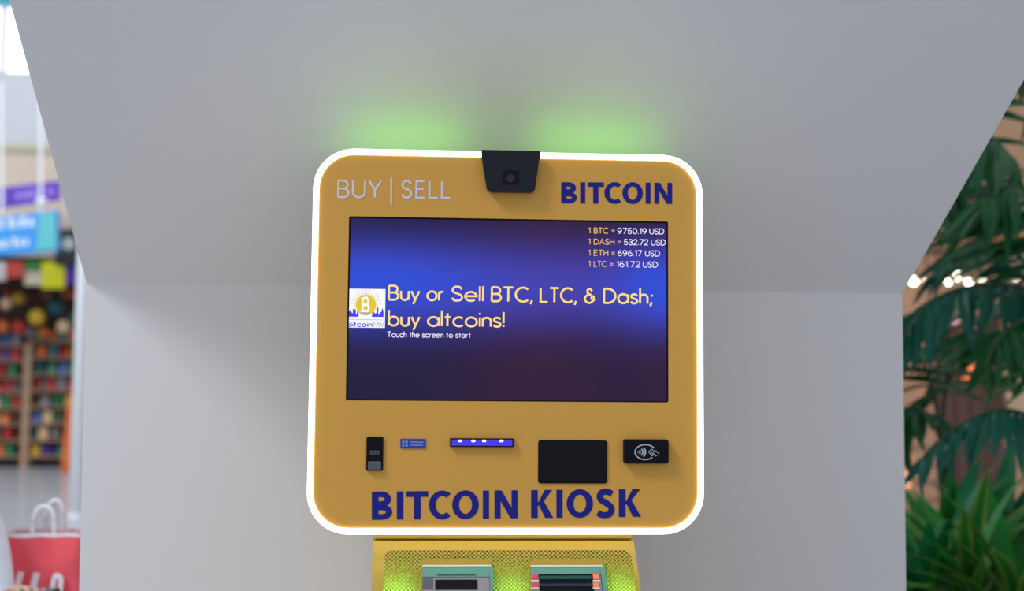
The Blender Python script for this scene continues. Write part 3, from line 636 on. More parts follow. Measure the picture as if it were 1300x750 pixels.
shelf_unit(-62, 33, 437, 'pale wood shelf unit of small goods, further from the white post', 'further from the white post')
shelf_unit(33, 128, 432, 'pale wood shelf unit of small goods right behind the white post', 'behind the white post')
# big plush hung over the shelves
slabz('ceiling_shop', zf(330), zf(326), YS, YS+1.7, M['shop_dark'])['kind'] = 'structure'
LAY = (.21, .45, .78)
for i, (px, py, colr, s, ly) in enumerate([(8, 385, 'cream', 1.1, 0), (24, 378, 'yellow', 1.2, 1), (47, 402, 'yellow', 1.5, 0), (72, 388, 'teal', 1.8, 1), (81, 414, 'cream', 1.3, 0), (96, 373, 'red', 1.1, 0), (61, 373, 'brown', 1.1, 0), (24, 415, 'red', 1.3, 0), (4, 414, 'orange', 1.2, 1), (40, 374, 'brown', 1.3, 2), (55, 421, 'orange', 1.0, 1), (97, 401, 'green', 1.2, 1), (38, 422, 'grey', 1.1, 1), (-18, 395, 'orange', 1.5, 0), (-36, 412, 'green', 1.3, 1), (-50, 385, 'red', 1.3, 0), (114, 390, 'violet', 1.3, 0), (12, 372, 'red', 1.0, 2), (84, 372, 'orange', 1.0, 2)]):
    p = aty(px, py, YS+LAY[ly]); e = empty('hanging_plush', p, f'round {colr} plush toy hanging over the shop shelves', 'toy', f'{colr} plush toys hanging over the shop shelves')
    o = bpy.data.objects.new('plush_body', proto('ball', colr)); COL.objects.link(o); o.parent = e; o.scale = (s,)*3; o.location = (0, 0, -.08*s)
    MB().tube([p+Vector((0, 0, .06*s)), Vector((p.x, p.y, zf(330)+.002))], .006, 4).build('cord', PM['brown'], e)
# orange cone-like garment by the post
o = MB().lathe([(.12, 0), (.11, .08), (.07, .35), (.05, .5), (.02, .55)], (aty(90, 540, YS-.3).x, YS-.3, 0), 12).build('traffic_cone', mat('orange_cone', lin(222, 110, 40), .5), smooth=True); tag(o, 'orange cone standing before the toy shop shelves', 'cone')
o.scale = (1, 1, 1)
p_ = aty(90, 508, YS-.3); o.scale.z = 2.0; o.location.z *= 2
# slim post and its base
pp_ = aty(100.8, 500, 9.9); post = empty('white_post', (pp_.x, 9.9, 0), 'slim white post standing before the toy shop', 'post')
MB().tube([(pp_.x, 9.9, 0), (pp_.x, 9.9, 7)], .062, 16).build('shaft', M['post'], post, smooth=True); MB().lathe([(.068, 0), (.068, .01), (.064, .02)], (pp_.x, 9.9, 0), 16).build('foot', M['post'], post)

# ------------------------------------------------------------------ bench, shopping bag, seated person
M['bench'] = mat('bench_wood', (.30, .19, .11), .5, bump=(40, .1)); M['bench_leg'] = mat('bench_metal', (.12, .12, .13), .4, metal=.6)
bench = empty('bench', (-1.55, 1.3, 0), 'wooden slat bench under the seated person and the red bag', 'bench')
for k in range(4): MB().box((-2.3, 1.03+.125*k, .415), (-.90, 1.14+.125*k, .45)).build('slat', M['bench'], bench, bevel=.004)
for x in (-2.15, -1.05): MB().box((x-.03, 1.05, 0), (x+.03, 1.10, .416)).box((x-.03, 1.44, 0), (x+.03, 1.49, .416)).box((x-.03, 1.05, .38), (x+.03, 1.49, .416)).build('leg_frame', M['bench_leg'], bench)
# bag
YBG = 1.36
M['bag_red'] = mat('red_paper', lin(252, 92, 104), .45, bump=(9, .5)); M['bag_white'] = mat('white_paper', (.88, .86, .88), .6)
bt, bl = aty(60, 678, YBG), aty(13, 700, YBG)
bx0, bx1 = aty(4, 690, YBG).x, aty(104, 690, YBG).x; bzt = aty(50, 676.5, YBG).z
bag = empty('shopping_bag', ((bx0+bx1)/2, YBG+.05, .45), 'red paper shopping bag with white handles standing on the bench', 'bag')
mb = MB(); nx, nz = 10, 14; V = []
random.seed(3)
def crump(i, j): return .006*math.sin(i*1.7+j*.9)+.005*math.sin(j*1.3-i*.6)
loops = []
zr = [ .4505+(bzt-.010-.4505)*j/nz for j in range(nz+1)]
for j in range(nz+1):
    L = []
    for i in range(nx+1): L.append(Vector((bx0+(bx1-bx0)*i/nx, YBG+(crump(i, j) if 0 < j else 0), zr[j])))
    for i in range(nx, -1, -1): L.append(Vector((bx0+(bx1-bx0)*i/nx, YBG+.10-.3*(crump(i, j+3) if 0 < j else 0), zr[j])))
    loops.append(L)
n = len(loops[0]); mb.add([v for L in loops for v in L], [(j*n+i, j*n+(i+1) % n, (j+1)*n+(i+1) % n, (j+1)*n+i) for j in range(nz) for i in range(n)]+[tuple(range(n))])
mb.build('bag_body', M['bag_red'], bag, smooth=True)
mb = MB(); top = loops[-1]
mb.add([v+Vector((0, 0, -.001)) for v in top]+[v+Vector((0, 0, .010)) for v in top], [(i, (i+1) % n, n+(i+1) % n, n+i) for i in range(n)]); mb.build('bag_rim', M['bag_white'], bag, smooth=True)
for dy, (xa, xb, yt) in ((.016, (41.5, 69, 644.5)), (.084, (58, 80, 641))):
    pa, pb_, pt = aty(xa, 677, YBG+dy), aty(xb, 677, YBG+dy), aty((xa+xb)/2, yt, YBG+dy); hh = pt.z-pa.z
    P = [Vector((pa.x, YBG+dy, bzt-.06)), Vector((pa.x, YBG+dy, bzt+.004))]
    for k in range(13):
        a = math.pi-math.pi*k/12; P.append(Vector(((pa.x+pb_.x)/2+(pb_.x-pa.x)/2*math.cos(a), YBG+dy, bzt+.02+(hh-.02)*math.sin(a)**.8)))
    P += [Vector((pb_.x, YBG+dy, bzt+.004)), Vector((pb_.x, YBG+dy, bzt-.06))]
    MB().tube(P, .0066, 8).build('handle', M['bag_white'], bag, smooth=True)
fL = lambda a, b: aty(a, b, YBG-.014)
def brush(name, P, w):
    mb = MB(); ribbon(mb, smooth_path(P, 4), w, fL); P2 = [Vector(v) for v in mb.v]; o = mb.build(name, M['bag_white'], bag); sm = o.modifiers.new('thick', 'SOLIDIFY'); sm.thickness = .004; return o
brush('bag_lettering', [(27, 726), (24, 735), (20, 750), (15, 778)], 3.6)
brush('bag_lettering', [(46.5, 727), (44, 737), (40.5, 750), (34, 780)], 3.9)
brush('bag_lettering', [(62, 780), (64.5, 760), (66.5, 745), (69, 733), (73, 730.5), (77, 735), (76, 748), (73, 765), (70, 782)], 3.0)
# little plant peeking out beside the bag
M['leaf_l'] = mat('leaf_light', (.04, .28, .12), .4)
def leaf_mesh(name, m, n=7, width=.09, droop=.35, fold=.25, wpow=.8, m2=None):
    """unit-length leaf along +Y, bending down; returns mesh data"""
    V = []; Fc = []; idx = []
    cols = (-1, -.55, 0, .55, 1) if m2 else (-1, 0, 1); nc = len(cols)
    for i in range(n+1):
        t = i/n; w = width*(math.sin(math.pi*min(t*.93+.07, 1))**wpow); y = t*(1-.12*droop*t); z = -droop*t*t
        for c in cols: V.append((c*w, y, z+abs(c)*w*fold))
    for i in range(n):
        for k in range(nc-1):
            Fc.append((i*nc+k, i*nc+k+1, (i+1)*nc+k+1, (i+1)*nc+k)); idx.append(1 if m2 and k in (0, nc-2) else 0)
    me = bpy.data.meshes.new(name); me.from_pydata(V, [], Fc); me.materials.append(m)
    if m2: me.materials.append(m2); me.polygons.foreach_set('material_index', idx)
    me.polygons.foreach_set('use_smooth', [True]*len(Fc)); return me
def orient(o, origin, d, length, up=Vector((0, 0, 1)), roll=0, wscale=1):
    d = d.normalized(); x = d.cross(up)
    if x.length < .05: x = d.cross(Vector((0, 1, 0)))
    x.normalize(); z = x.cross(d)
    if roll: q = Matrix.Rotation(roll, 3, d); x, z = q @ x, q @ z
    R3 = Matrix((x*length*wscale, d*length, z*length)).transposed().to_4x4(); R3.translation = origin; o.matrix_local = R3; return R3
def leafmat(name, a, b, rough=.35):
    return mat(name, a, rough+.1, var=(9, b), spec=.25)
M['palm'] = leafmat('palm_green', (.004, .075, .012), (.006, .120, .026)); M['palm_teal'] = leafmat('palm_blue_green', (.006, .095, .058), (.010, .140, .085), .3)
M['rachis'] = mat('palm_stem', (.02, .07, .02), .5); M['trunk'] = mat('palm_trunk', (.05, .035, .02), .8, bump=(30, .8))
M['strap'] = leafmat('strap_green', (.014, .19, .03), (.03, .30, .04)); M['strap_edge'] = mat('strap_pale_edge', (.22, .36, .05), .4)
M['broad'] = leafmat('broad_green', (.010, .17, .06), (.016, .26, .08)); M['soil'] = mat('soil', (.02, .014, .01), .95, bump=(40, 1))
LM = {'palm': [leaf_mesh('leaflet', M['palm'], width=.060, droop=d, fold=.3) for d in (.25, .5)], 'teal': [leaf_mesh('leaflet', M['palm_teal'], width=.062, droop=d, fold=.3) for d in (.25, .5)],
      'strap': [leaf_mesh('leaf', M['strap'], 9, .050, d, .35, .7, M['strap_edge']) for d in (.35, .75)], 'plain': [leaf_mesh('leaf', M['strap'], 9, .052, d, .35, .7) for d in (.35, .75)], 'broad': [leaf_mesh('leaf', M['broad'], 8, .085, d, .25, .9) for d in (.2, .5)]}
LM['small'] = [leaf_mesh('leaf', M['leaf_l'], 6, .14, .4, .25, .9)]

# ------------------------------------------------------------------ planter and plants on the right
px0 = aty(1147, 600, YC).x
PX0, PX1, PY0, PY1, PZ = 1.08, 2.75, 1.40, 2.70, .62
planter = empty('planter', ((PX0+PX1)/2, (PY0+PY1)/2, 0), 'low white planter box filled with soil behind the column', 'planter')
MB().ring([(PX0, PY0), (PX1, PY0), (PX1, PY1), (PX0, PY1)], [(PX0+.05, PY0+.05), (PX1-.05, PY0+.05), (PX1-.05, PY1-.05), (PX0+.05, PY1-.05)], 0, PZ)
mb = MB(); lo_ = [(PX0, PY0), (PX1, PY0), (PX1, PY1), (PX0, PY1)]; li_ = [(PX0+.05, PY0+.05), (PX1-.05, PY0+.05), (PX1-.05, PY1-.05), (PX0+.05, PY1-.05)]
mb.ring(lo_, li_, 0, PZ); mb.v = [Vector((v.x, v.z, v.y)) for v in mb.v]; mb.build('box_wall', M['wall'], planter)
MB().box((PX0+.05, PY0+.05, .3), (PX1-.05, PY1-.05, PZ-.04)).build('soil', M['soil'], planter)
ZS = PZ-.04
rp = random.Random(11)
def bez(P, n):
    return [Vector(p) for p in zip(*[[c for c in col] for col in [list(x) for x in zip(*smooth3(P, n))]])]
def smooth3(P, n=6):
    P = [Vector(p) for p in P]; Q = [P[0]*2-P[1]]+P+[P[-1]*2-P[-2]]; out = []
    for i in range(1, len(Q)-2):
        for k in range(n):
            t = k/n; p0, p1, p2, p3 = Q[i-1:i+3]
            out.append(.5*((2*p1)+(p2-p0)*t+(2*p0-5*p1+4*p2-p3)*t*t+(3*p1-p0-3*p2+p3)*t**3))
    return out+[P[-1]]
from mathutils.bvhtree import BVHTree
def tree_of(V, Fc): return BVHTree.FromPolygons([tuple(v) for v in V], [tuple(f) for f in Fc])
OBST = []
ob = MB(); t_ = .05
ob.box((PX0, PY0, 0), (PX1, PY0+t_, PZ)).box((PX0, PY1-t_, 0), (PX1, PY1, PZ)).box((PX0, PY0, 0), (PX0+t_, PY1, PZ)).box((PX1-t_, PY0, 0), (PX1, PY1, PZ)).box((PX0+t_, PY0+t_, .3), (PX1-t_, PY1-t_, ZS))
OBST.append(tree_of(ob.v, ob.f)); OBST.append(tree_of([v.co+WORLD[column] for v in column.data.vertices], [p.vertices for p in column.data.polygons]))
MISS = []
# room kept free round the foot of each low plant, so that no neighbour grows through it
ROOM = {}
FEET = [(1290, 1.50), (1232, 1.60), (1180, 1.62), (1196, 1.95), (1262, 1.95), (1385, 1.58)]
for px_, y_ in FEET:
    f_ = MB().tube([(aty(px_, 750, y_).x, y_, ZS), (aty(px_, 750, y_).x, y_, ZS+.30)], [.045, .075], 8); ROOM[(round(aty(px_, 750, y_).x, 3), y_)] = tree_of(f_.v, f_.f)
class Plant:
    def __init__(s, key=None): s.V, s.F, s.key = [], [], key
    def take(s, V, Fc): n = len(s.V); s.V += [tuple(v) for v in V]; s.F += [tuple(i+n for i in f) for f in Fc]
    def take_obj(s, o): s.take([v.co+WORLD[o] for v in o.data.vertices], [tuple(p.vertices) for p in o.data.polygons])
    def clear(s, V, Fc):
        t = tree_of(V, Fc); return sum(len(t.overlap(b)) for b in OBST)+sum(len(t.overlap(b)) for k, b in ROOM.items() if k != s.key)
    def leaf(s, o, off, tries):
        """tries: list of functions that pose the leaf; the first clear pose wins, else the one with fewest crossings"""
        Fc = [tuple(p.vertices) for p in o.data.polygons]; best = None
        for k, fn in enumerate(tries):
            mx = fn(); V = [mx @ v.co + off for v in o.data.vertices]; c = s.clear(V, Fc)
            if best is None or c < best[0]: best = (c, mx, V)
            if c == 0: break
        o.matrix_local = best[1]; s.take(best[2], Fc)
        if best[0]: MISS.append((o.name, best[0]))
    def done(s): OBST.append(tree_of(s.V, s.F))
rt = random.Random(5)
def palm(name, base, crown, fronds, label):
    pl = Plant()
    t = empty(name, base, label, 'palm', 'palms in the white planter')
    tr = smooth3([base, (Vector(base)+Vector(crown))/2+Vector((.02, 0, 0)), crown], 5); n = len(tr)
    pl.take_obj(MB().tube(tr, [.032-.008*i/n for i in range(n)], 10).build('trunk', M['trunk'], t, smooth=True))
    for (pts, ll, nl, kind, hang, r0) in fronds:
        R = smooth3([crown]+pts, 7); n = len(R)
        fo = MB().tube(R, [.009*(1-.75*i/n) for i in range(n)], 6).build('frond', M['rachis'], t, smooth=True); pl.take_obj(fo)
        for k in range(nl):
            u = r0+(1-r0)*k/(nl-1); fi = u*(n-1); i = min(int(fi), n-2); p = R[i].lerp(R[i+1], fi-i); tg = (R[min(i+2, n-1)]-R[max(i-1, 0)]).normalized()
            sd = tg.cross(Vector((0, 0, 1)))
            if sd.length < .1: sd = Vector((1, 0, 0))
            sd.normalize(); L = ll*(.55+.45*math.sin(math.pi*min(1, .18+.8*u)))*rp.uniform(.88, 1.1)
            for sgn in (-1, 1):
                d = sd*sgn*rp.uniform(.55, .8)+tg*(.45+.5*u)+Vector((0, 0, -hang*rp.uniform(.8, 1.2)))
                o = bpy.data.objects.new('leaflet', rp.choice(LM[kind])); COL.objects.link(o); o.parent = fo
                upv, rl, ws = Vector((rp.uniform(-.3, .3), -.6, .6)), rp.uniform(-.5, .5), rp.uniform(.9, 1.3)
                def pose(j, d=d, upv=upv, rl=rl, ws=ws):
                    q = .12*min(j, 6); dd = d.normalized()+Vector((rt.uniform(-q, q), rt.uniform(-q, q), rt.uniform(-q, q)))
                    return orient(o, p-WORLD[fo], dd, L*max(.3, 1-.028*j), up=upv, roll=rl+rt.uniform(-q, q), wscale=ws)
                pl.leaf(o, WORLD[fo], [lambda j=j: pose(j) for j in range(26)])
    pl.done(); return t
P3 = lambda px, py, y: aty(px, py, y)
c1 = P3(1345, 395, 1.75)
palm('kentia_palm', Vector((c1.x+.03, 1.75, ZS-.005)), c1, [
    ([P3(1318, 300, 1.72), P3(1285, 205, 1.68), P3(1240, 170, 1.62), P3(1190, 215, 1.58)], .36, 17, 'palm', .75, .18),
    ([P3(1325, 250, 1.85), P3(1305, 120, 1.9), P3(1275, 75, 1.95), P3(1230, 90, 2.0)], .34, 16, 'palm', .6, .2),
    ([P3(1300, 366, 1.7), P3(1240, 362, 1.62), P3(1180, 385, 1.56), P3(1135, 450, 1.52)], .24, 20, 'teal', .45, .10),
    ([P3(1318, 345, 1.9), P3(1262, 310, 1.95), P3(1215, 318, 2.0), P3(1180, 352, 2.02)], .20, 15, 'teal', .3, .15),
    ([P3(1330, 330, 1.65), P3(1305, 265, 1.55), P3(1285, 235, 1.48), P3(1250, 250, 1.42)], .30, 13, 'palm', .6, .3),
    ([P3(1340, 330, 1.95), P3(1300, 260, 2.1), P3(1240, 235, 2.2), P3(1190, 270, 2.3)], .30, 14, 'palm', .5, .2),
    ([P3(1320, 400, 1.62), P3(1295, 408, 1.5), P3(1268, 430, 1.44), P3(1250, 470, 1.4)], .18, 12, 'palm', .5, .15),
    ([P3(1370, 300, 1.7), P3(1410, 240, 1.65), P3(1460, 250, 1.6), P3(1500, 320, 1.58)], .26, 12, 'palm', .5, .2),
    ([P3(1375, 380, 1.6), P3(1420, 360, 1.5), P3(1470, 390, 1.45), P3(1500, 470, 1.42)], .24, 12, 'palm', .5, .2),
], 'tall kentia palm arching its dark fronds over the striped-leaf plants')
c2 = P3(1345, 545, 1.55)
palm('kentia_palm', Vector((c2.x+.02, 1.58, ZS-.005)), c2, [
    ([P3(1312, 530, 1.52), P3(1272, 520, 1.48), P3(1225, 536, 1.45), P3(1172, 580, 1.44)], .20, 16, 'teal', .6, .10),
    ([P3(1318, 500, 1.7), P3(1292, 460, 1.85), P3(1240, 420, 1.95), P3(1205, 430, 2.0)], .20, 13, 'palm', .6, .3),
    ([P3(1330, 480, 1.6), P3(1312, 440, 1.62), P3(1290, 425, 1.64), P3(1270, 440, 1.66)], .16, 10, 'palm', .6, .3),
    ([P3(1372, 520, 1.5), P3(1410, 500, 1.45), P3(1450, 520, 1.43)], .18, 10, 'teal', .6, .2),
], 'short young palm with blue-green leaflets beneath the tall palm')
c3 = P3(1195, 560, 2.35)
palm('kentia_palm', Vector((c3.x, 2.35, ZS-.005)), c3, [
    ([P3(1185, 500, 2.32), P3(1170, 455, 2.3), P3(1150, 430, 2.28), P3(1120, 440, 2.25)], .26, 13, 'palm', .5, .3),
    ([P3(1200, 500, 2.4), P3(1222, 440, 2.42), P3(1250, 415, 2.45), P3(1275, 440, 2.48)], .26, 13, 'palm', .6, .3),
    ([P3(1180, 530, 2.25), P3(1160, 515, 2.2), P3(1140, 530, 2.15), P3(1120, 560, 2.1)], .24, 12, 'palm', .4, .25),
    ([P3(1198, 510, 2.35), P3(1205, 460, 2.3), P3(1200, 410, 2.25), P3(1180, 395, 2.2)], .22, 12, 'palm', .5, .3),
], 'slender dark palm with thin leaflets standing close to the column')
def rosette(name, base, n, L, kinds, label, spread=.9, group=None, tilt=None, rs=1):
    rr = random.Random(rs); t = empty(name, base, label, 'plant', group); pl = Plant((round(base[0], 3), round(base[1], 3)))
    pl.take_obj(MB().tube([base, Vector(base)+Vector((0, 0, .10))], [.02, .014], 8).build('stem', M['rachis'], t))
    for k in range(n):
        a = 2.4*k+rr.uniform(-.3, .3); e = (k/n); el = 78-60*spread*e+rr.uniform(-6, 6); ln = L*rr.uniform(.8, 1.15); rl = rr.uniform(-.2, .2)
        o = bpy.data.objects.new('leaf', LM[rr.choice(kinds)][rr.randrange(2)]); COL.objects.link(o); o.parent = t
        def pose(j):
            ea = math.radians(min(86, el+rt.uniform(0, 3.2)*j)); aa = a+rt.uniform(-.12, .12)*j; d = Vector((math.cos(aa)*math.cos(ea), math.sin(aa)*math.cos(ea), math.sin(ea)))
            return orient(o, Vector((0, 0, .09-.05*e)), d, ln*max(.3, 1-.02*j), roll=rl+rt.uniform(-.03, .03)*j)
        pl.leaf(o, Vector(base), [lambda j=j: pose(j) for j in range(48)])
    pl.done(); return t
g1 = aty(1285, 755, 1.47)
def soil_at(px, y): return Vector((aty(px, 750, y).x, y, ZS-.005))
rosette('striped_dracaena', soil_at(1290, 1.50), 40, .47, ['strap', 'strap', 'plain'], 'dracaena with long yellow-edged leaves beside the short young palm', 1.0, rs=4)
rosette('striped_dracaena', soil_at(1232, 1.60), 40, .44, ['strap', 'plain'], 'dracaena of narrow striped leaves between the broad-leaved plants', 1.05, rs=9)
rosette('broad_leaf_plant', soil_at(1180, 1.62), 44, .36, ['broad', 'plain'], 'bushy broad-leaved green plant against the column edge', 1.0, rs=12)
rosette('broad_leaf_plant', soil_at(1196, 1.95), 46, .48, ['broad', 'plain'], 'taller broad-leaved plant behind the striped dracaenas', .9, rs=3)
rosette('broad_leaf_plant', soil_at(1262, 1.95), 46, .50, ['broad', 'plain'], 'dense dark green plant between the tall palm and the dracaenas', .9, rs=5)
rosette('broad_leaf_plant', soil_at(1385, 1.58), 36, .40, ['broad', 'plain'], 'broad-leaved plant at the trunk of the short young palm', .9, rs=8)

# ------------------------------------------------------------------ warm shop front behind the palms
YR = 8.2
M['tan'] = mat('tan_plaster', (.62, .36, .22), .75, var=(1.2, (.52, .28, .17))); M['sand'] = mat('sand_plaster', (.66, .46, .28), .75); M['brown'] = mat('brown_panel', (.10, .045, .03), .6); M['ochre'] = mat('ochre_beam', (.62, .40, .10), .6)
M['warm_bulb'] = mat('warm_bulb', (1, .9, .7), .4, emit=(1, .78, .50), es=14); M['white_bulb'] = mat('white_bulb', (1, 1, .95), .4, emit=(1, .93, .74), es=9); M['pink_bulb'] = mat('pink_shade', (.8, .4, .45), .4, emit=lin(255, 160, 175), es=1.4); M['lantern'] = mat('orange_paper', (.8, .25, .08), .6, emit=lin(240, 96, 40), es=1.0)
zr_ = lambda py: aty(1220, py, YR).z
xr_ = lambda px: aty(px, 450, YR).x
wr = MB().box((1.6, YR, 0), (9, YR+.3, zr_(-60))).build('wall_right', M['tan']); wr['kind'] = 'structure'
def rwall(name, a, b, t, bt, dy, m, parent=None, y1=YR+.002): 
    return MB().box((xr_(a), YR-dy, zr_(bt)), (xr_(b), y1, zr_(t))).build(name, m, parent)
rwall('trim_2', 1100, 1500, 283, 302, .25, M['ochre'])['kind'] = 'structure'
rwall('trim_3', 1272, 1320, 302, 545, .18, M['sand'])['kind'] = 'structure'
dr = rwall('door_1', 1186, 1268, 400, 790, .03, M['brown']); dr['kind'] = 'structure'
for a, b_ in ((1188, 1206), (1208, 1226), (1228, 1246), (1248, 1266)): rwall('door_panel', a, b_, 420, 780, .06, mat('door_panel_wood', (.13, .06, .04), .5), dr)
for k in range(12):
    rwall('siding_board', 1268.5, 1420, 548+22*k, 567+22*k, .05, M['tan'], wr); rwall('siding_board', 1100, 1185.5, 548+22*k, 567+22*k, .05, M['tan'], wr)
# lamps
def sconce(px, py, r, m, label, group, back=.05):
    p = aty(px, py, YR-back-r*1.15); t = empty('wall_lamp', (p.x, YR-back, p.z), label, 'lamp', group)
    MB().lathe([(r*math.sin(math.pi*k/8)+.0005, -r*math.cos(math.pi*k/8)) for k in range(9)], p, 14).build('lamp_globe', m, t, smooth=True)
    MB().box((p.x-r*.5, YR-back-r*.4, p.z-r*.5), (p.x+r*.5, YR-back+.004, p.z+r*.5)).build('back_plate', M['base_dark'], t)
lr = MB().box((xr_(1100), YR-.56, zr_(330)), (xr_(1500), YR-.44, zr_(327))).build('lamp_rail', M['base_dark']); tag(lr, 'dark rail below the ochre beam carrying the bulbs', 'rail')
MB().box((xr_(1140), YR-.5, zr_(330)), (xr_(1143), YR+.002, zr_(327))).build('rail_arm', M['base_dark'], lr); MB().box((xr_(1340), YR-.5, zr_(330)), (xr_(1343), YR+.002, zr_(327))).build('rail_arm', M['base_dark'], lr)
def bulb(px, py, r):
    p = aty(px, py, YR-.5); t = empty('hanging_bulb', p, 'small white glowing bulb hanging from the dark rail', 'lamp', 'white bulbs on the dark rail')
    MB().lathe([(r*math.sin(math.pi*k/8)+.0005, -r*math.cos(math.pi*k/8)) for k in range(9)], p, 12).build('lamp_globe', M['white_bulb'], t, smooth=True)
    MB().tube([p+Vector((0, 0, r*.9)), (p.x, p.y, zr_(330)+.004)], .008, 6).build('cord', M['base_dark'], t)
for px, py, r in ((1160, 357, .030), (1176.5, 358, .018), (1190, 350, .026), (1204, 358, .018), (1217, 351, .028), (1230, 358, .022), (1246, 353, .016), (1262, 346, .014), (1290, 352, .016)): bulb(px, py, r)
p = aty(1236, 473, YR-.5); t = empty('paper_lantern', p, 'orange paper lantern hanging before the brown door', 'lantern')
MB().lathe([(.085*math.sin(math.pi*k/10)+.012, -.095*math.cos(math.pi*k/10)) for k in range(11)], p, 16).build('lamp_globe', M['lantern'], t, smooth=True)
MB().tube([p+Vector((0, 0, .09)), (p.x, p.y, zr_(330)+.004)], .008, 6).build('cord', M['base_dark'], t)
for px, py, r in ((1180, 415, .040), (1191, 409, .03), (1231, 419, .040), (1216, 412, .028)): sconce(px, py, r, M['pink_bulb'], 'pink glass wall lamp beside the brown door', 'pink glass lamps', .0 if px < 1186 else .03)
M['amber'] = mat('amber_glass', (.9, .5, .3), .4, emit=lin(255, 170, 120), es=.9)
for px, py, r in ((1152, 432, .03), (1158, 470, .035), (1152, 583, .035), (1151.5, 601, .03), (1152, 615, .03), (1176, 445, .03), (1179, 505, .04)): sconce(px, py, r, M['amber'], 'amber glass wall lamp on the tan wall', 'amber glass lamps', .0 if py < 548 else .05)

# ------------------------------------------------------------------ plant by the bench
fy = 1.70
fb = Vector((aty(104, 700, fy).x, fy, 0))
fp_ = empty('potted_fern', fb, 'potted green plant on the floor behind the bench', 'plant')
MB().lathe([(.09, 0), (.12, .04), (.13, .55), (.14, .58), (.12, .58), (.115, .55)], fb, 18).build('pot', M['bag_white'], fp_, smooth=True)
MB().tube([fb+Vector((0, 0, .54)), fb+Vector((0, 0, .80))], .012, 6).build('stem', M['rachis'], fp_)
for k in range(12):
    a = 2.4*k; d = Vector((math.cos(a), math.sin(a), .6+.5*(k % 3)*.5)); o = bpy.data.objects.new('leaf', LM['small'][0]); COL.objects.link(o); o.parent = fp_
    orient(o, Vector((0, 0, .62+.018*k)), d, .16)

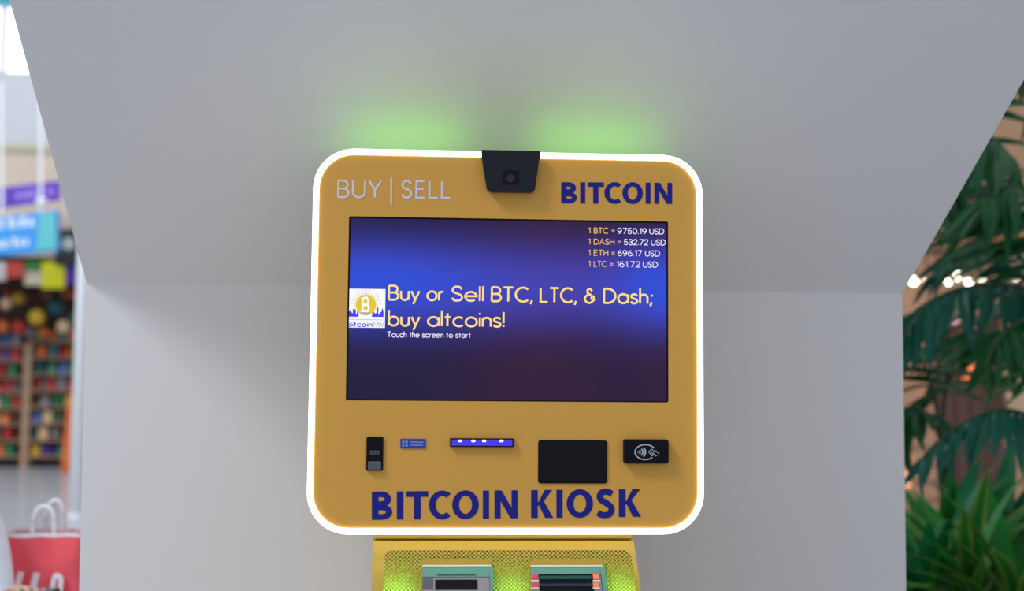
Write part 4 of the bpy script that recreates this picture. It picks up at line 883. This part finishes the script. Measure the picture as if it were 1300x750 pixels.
# ------------------------------------------------------------------ seated person in a white shirt
M['shirt'] = mat('white_shirt', (.86, .90, .95), .8, bump=(14, .4)); M['skin'] = mat('skin', (.55, .33, .24), .5); M['trousers'] = mat('dark_trousers', (.03, .035, .05), .8); M['hair'] = mat('brown_hair', (.03, .018, .012), .6); M['shoe'] = mat('dark_shoe', (.02, .02, .022), .5)
def person():
    ox, oy = -1.385, 1.27
    J = {}; E_ = []
    def v(n, x, y, z, r, r2=None, par=None):
        J[n] = (Vector((ox+x, oy+y, z)), (r, r2 or r))
        if par: E_.append((par, n))
    v('pelvis', 0, 0, .555, .125, .10); v('waist', 0, -.01, .70, .115, .088, 'pelvis'); v('chest', 0, -.015, .86, .135, .10, 'waist'); v('upper', 0, 0, .965, .115, .085, 'chest')
    v('neck', 0, -.01, 1.06, .05, .05, 'upper'); v('chin', 0, -.03, 1.125, .062, .07, 'neck'); v('face', 0, -.035, 1.20, .073, .09, 'chin'); v('crown', 0, -.02, 1.27, .062, .075, 'face')
    for s in (-1, 1):
        n = 'L' if s > 0 else 'R'
        v(n+'sh', .165*s, 0, .965, .064, None, 'upper')
        if s > 0: h_ = aty(33, 755, .98)-Vector((ox, oy, 0)); hd = tuple(h_); el = (.215, -.015, .745); wr = tuple(Vector(el).lerp(h_, .72))
        else: el, wr, hd = (-.235, -.02, .72), (-.10, -.21, .70), (-.04, -.27, .70)
        v(n+'el', *el, .047, None, n+'sh'); v(n+'wr', *wr, .034, .030, n+'el'); v(n+'hd', *hd, .036, .018, n+'wr')
        dirn = (Vector(hd)-Vector(wr)).normalized(); side = Vector((1, 0, 0)) if s > 0 else Vector((dirn.y*-1, dirn.x, 0)); upv = dirn.cross(side).normalized(); side = upv.cross(dirn).normalized()
        for k, off in enumerate((-.027, -.009, .009, .027)):
            b0 = Vector(hd)+dirn*.022+side*off; ln = (.030, .036, .034, .026)[k]
            m1 = b0+dirn*ln+Vector((0, 0, .004)); e1 = m1+dirn*ln*.5+Vector((0, 0, -.018))
            v(f'{n}f{k}a', *b0, .0095, None, n+'hd'); v(f'{n}f{k}b', *m1, .0088, None, f'{n}f{k}a'); v(f'{n}f{k}c', *e1, .0076, None, f'{n}f{k}b')
        tb_ = Vector(hd)-dirn*.012-side*s*.036; te = tb_+dirn*.035-side*s*.012; v(n+'ta', *tb_, .011, None, n+'hd'); v(n+'tb', *te, .009, None, n+'ta')
        v(n+'hip', .09*s, -.05, .54, .088, None, 'pelvis'); v(n+'knee', .12*s, -.45, .535, .062, None, n+'hip'); v(n+'calf', .12*s, -.45, .34, .056, None, n+'knee'); v(n+'ank', .12*s, -.43, .09, .038, None, n+'calf'); v(n+'toe', .125*s, -.58, .035, .035, .042, n+'ank')
    names = list(J); me = bpy.data.meshes.new('person'); me.from_pydata([J[n][0] for n in names], [(names.index(a), names.index(b)) for a, b in E_], [])
    o = bpy.data.objects.new('tmp', me); COL.objects.link(o)
    o.modifiers.new('skin', 'SKIN').use_smooth_shade = True
    ss = o.modifiers.new('sub', 'SUBSURF'); ss.levels = ss.render_levels = 2
    for i, n in enumerate(names): me.skin_vertices[0].data[i].radius = J[n][1]; me.skin_vertices[0].data[i].use_root = (n == 'pelvis')
    dg = bpy.context.evaluated_depsgraph_get(); m2 = bpy.data.meshes.new_from_object(o.evaluated_get(dg)); bpy.data.objects.remove(o)
    base = Vector((ox, oy, .45)); 
    for vv in m2.vertices: vv.co -= base
    m2.materials.clear()
    for k in ('shirt', 'skin', 'trousers', 'shoe'): m2.materials.append(M[k])
    wrp = [J['Lwr'][0]-base, J['Rwr'][0]-base]; elp = [J['Lel'][0]-base, J['Rel'][0]-base]
    for p in m2.polygons:
        c = p.center; z = c.z+.45; k = 0
        if z > 1.045: k = 1
        elif z < .10: k = 3
        elif z < .60 or (c.y < -.15 and z < .64): k = 2
        for w, e in zip(wrp, elp):
            if (c-w).dot((w-e).normalized()) > -.01 and (c-w).length < .2 and z > .62: k = 1
        p.material_index = k
    po = bpy.data.objects.new('person', m2); COL.objects.link(po); po.location = base; WORLD[po] = base
    tag(po, 'person in a white shirt seated on the bench holding a black phone', 'person')
    h = Vector((ox, oy-.03, 1.20))
    prof = MB(); prof.lathe([(.078, -.02), (.084, .03), (.080, .075), (.055, .105), (.01, .118)], h+Vector((0, .022, 0)), 16); prof.v = [Vector((v.x, h.y+.02+(v.y-h.y-.02)*1.22, v.z)) for v in prof.v]
    prof.build('hair', M['hair'], po, smooth=True)
    for s in (-1, 1):
        MB().lathe([(.001, -.009), (.008, -.006), (.0105, 0), (.008, .006), (.001, .009)], h+Vector((.030*s, -.079, .008)), 10).build('eye', M['bag_white'], po, smooth=True)
        MB().lathe([(.004, -.024), (.012, -.012), (.014, .008), (.006, .024)], h+Vector((.076*s, .01, 0)), 8).build('ear', M['skin'], po, smooth=True)
    MB().hexa([h+Vector((-.006, -.085, .012)), h+Vector((.006, -.085, .012)), h+Vector((.013, -.103, -.028)), h+Vector((-.013, -.103, -.028))], [h+Vector((-.012, -.06, .012)), h+Vector((.012, -.06, .012)), h+Vector((.018, -.06, -.030)), h+Vector((-.018, -.06, -.030))]).build('nose', M['skin'], po, bevel=.003)
    MB().box(h+Vector((-.022, -.090, -.055)), h+Vector((.022, -.06, -.047))).build('mouth', mat('lips', (.42, .16, .14), .5), po, bevel=.003)
    # phone in the hand
    a, b_ = aty(24, 741.5, .955), aty(69, 741.5, .955)
    hd = J['Lhd'][0]
    ph = MB().box((hd.x-.012, hd.y-.075, hd.z+.004), (hd.x+.075, hd.y+.0, hd.z+.016)).build('phone', M['black'], None, bevel=.003); tag(ph, 'black phone in the hand of the seated person', 'phone')
    MB().box((hd.x-.008, hd.y-.071, hd.z+.016), (hd.x+.071, hd.y-.004, hd.z+.0166)).build('phone_screen', M['gloss'], ph)
person()
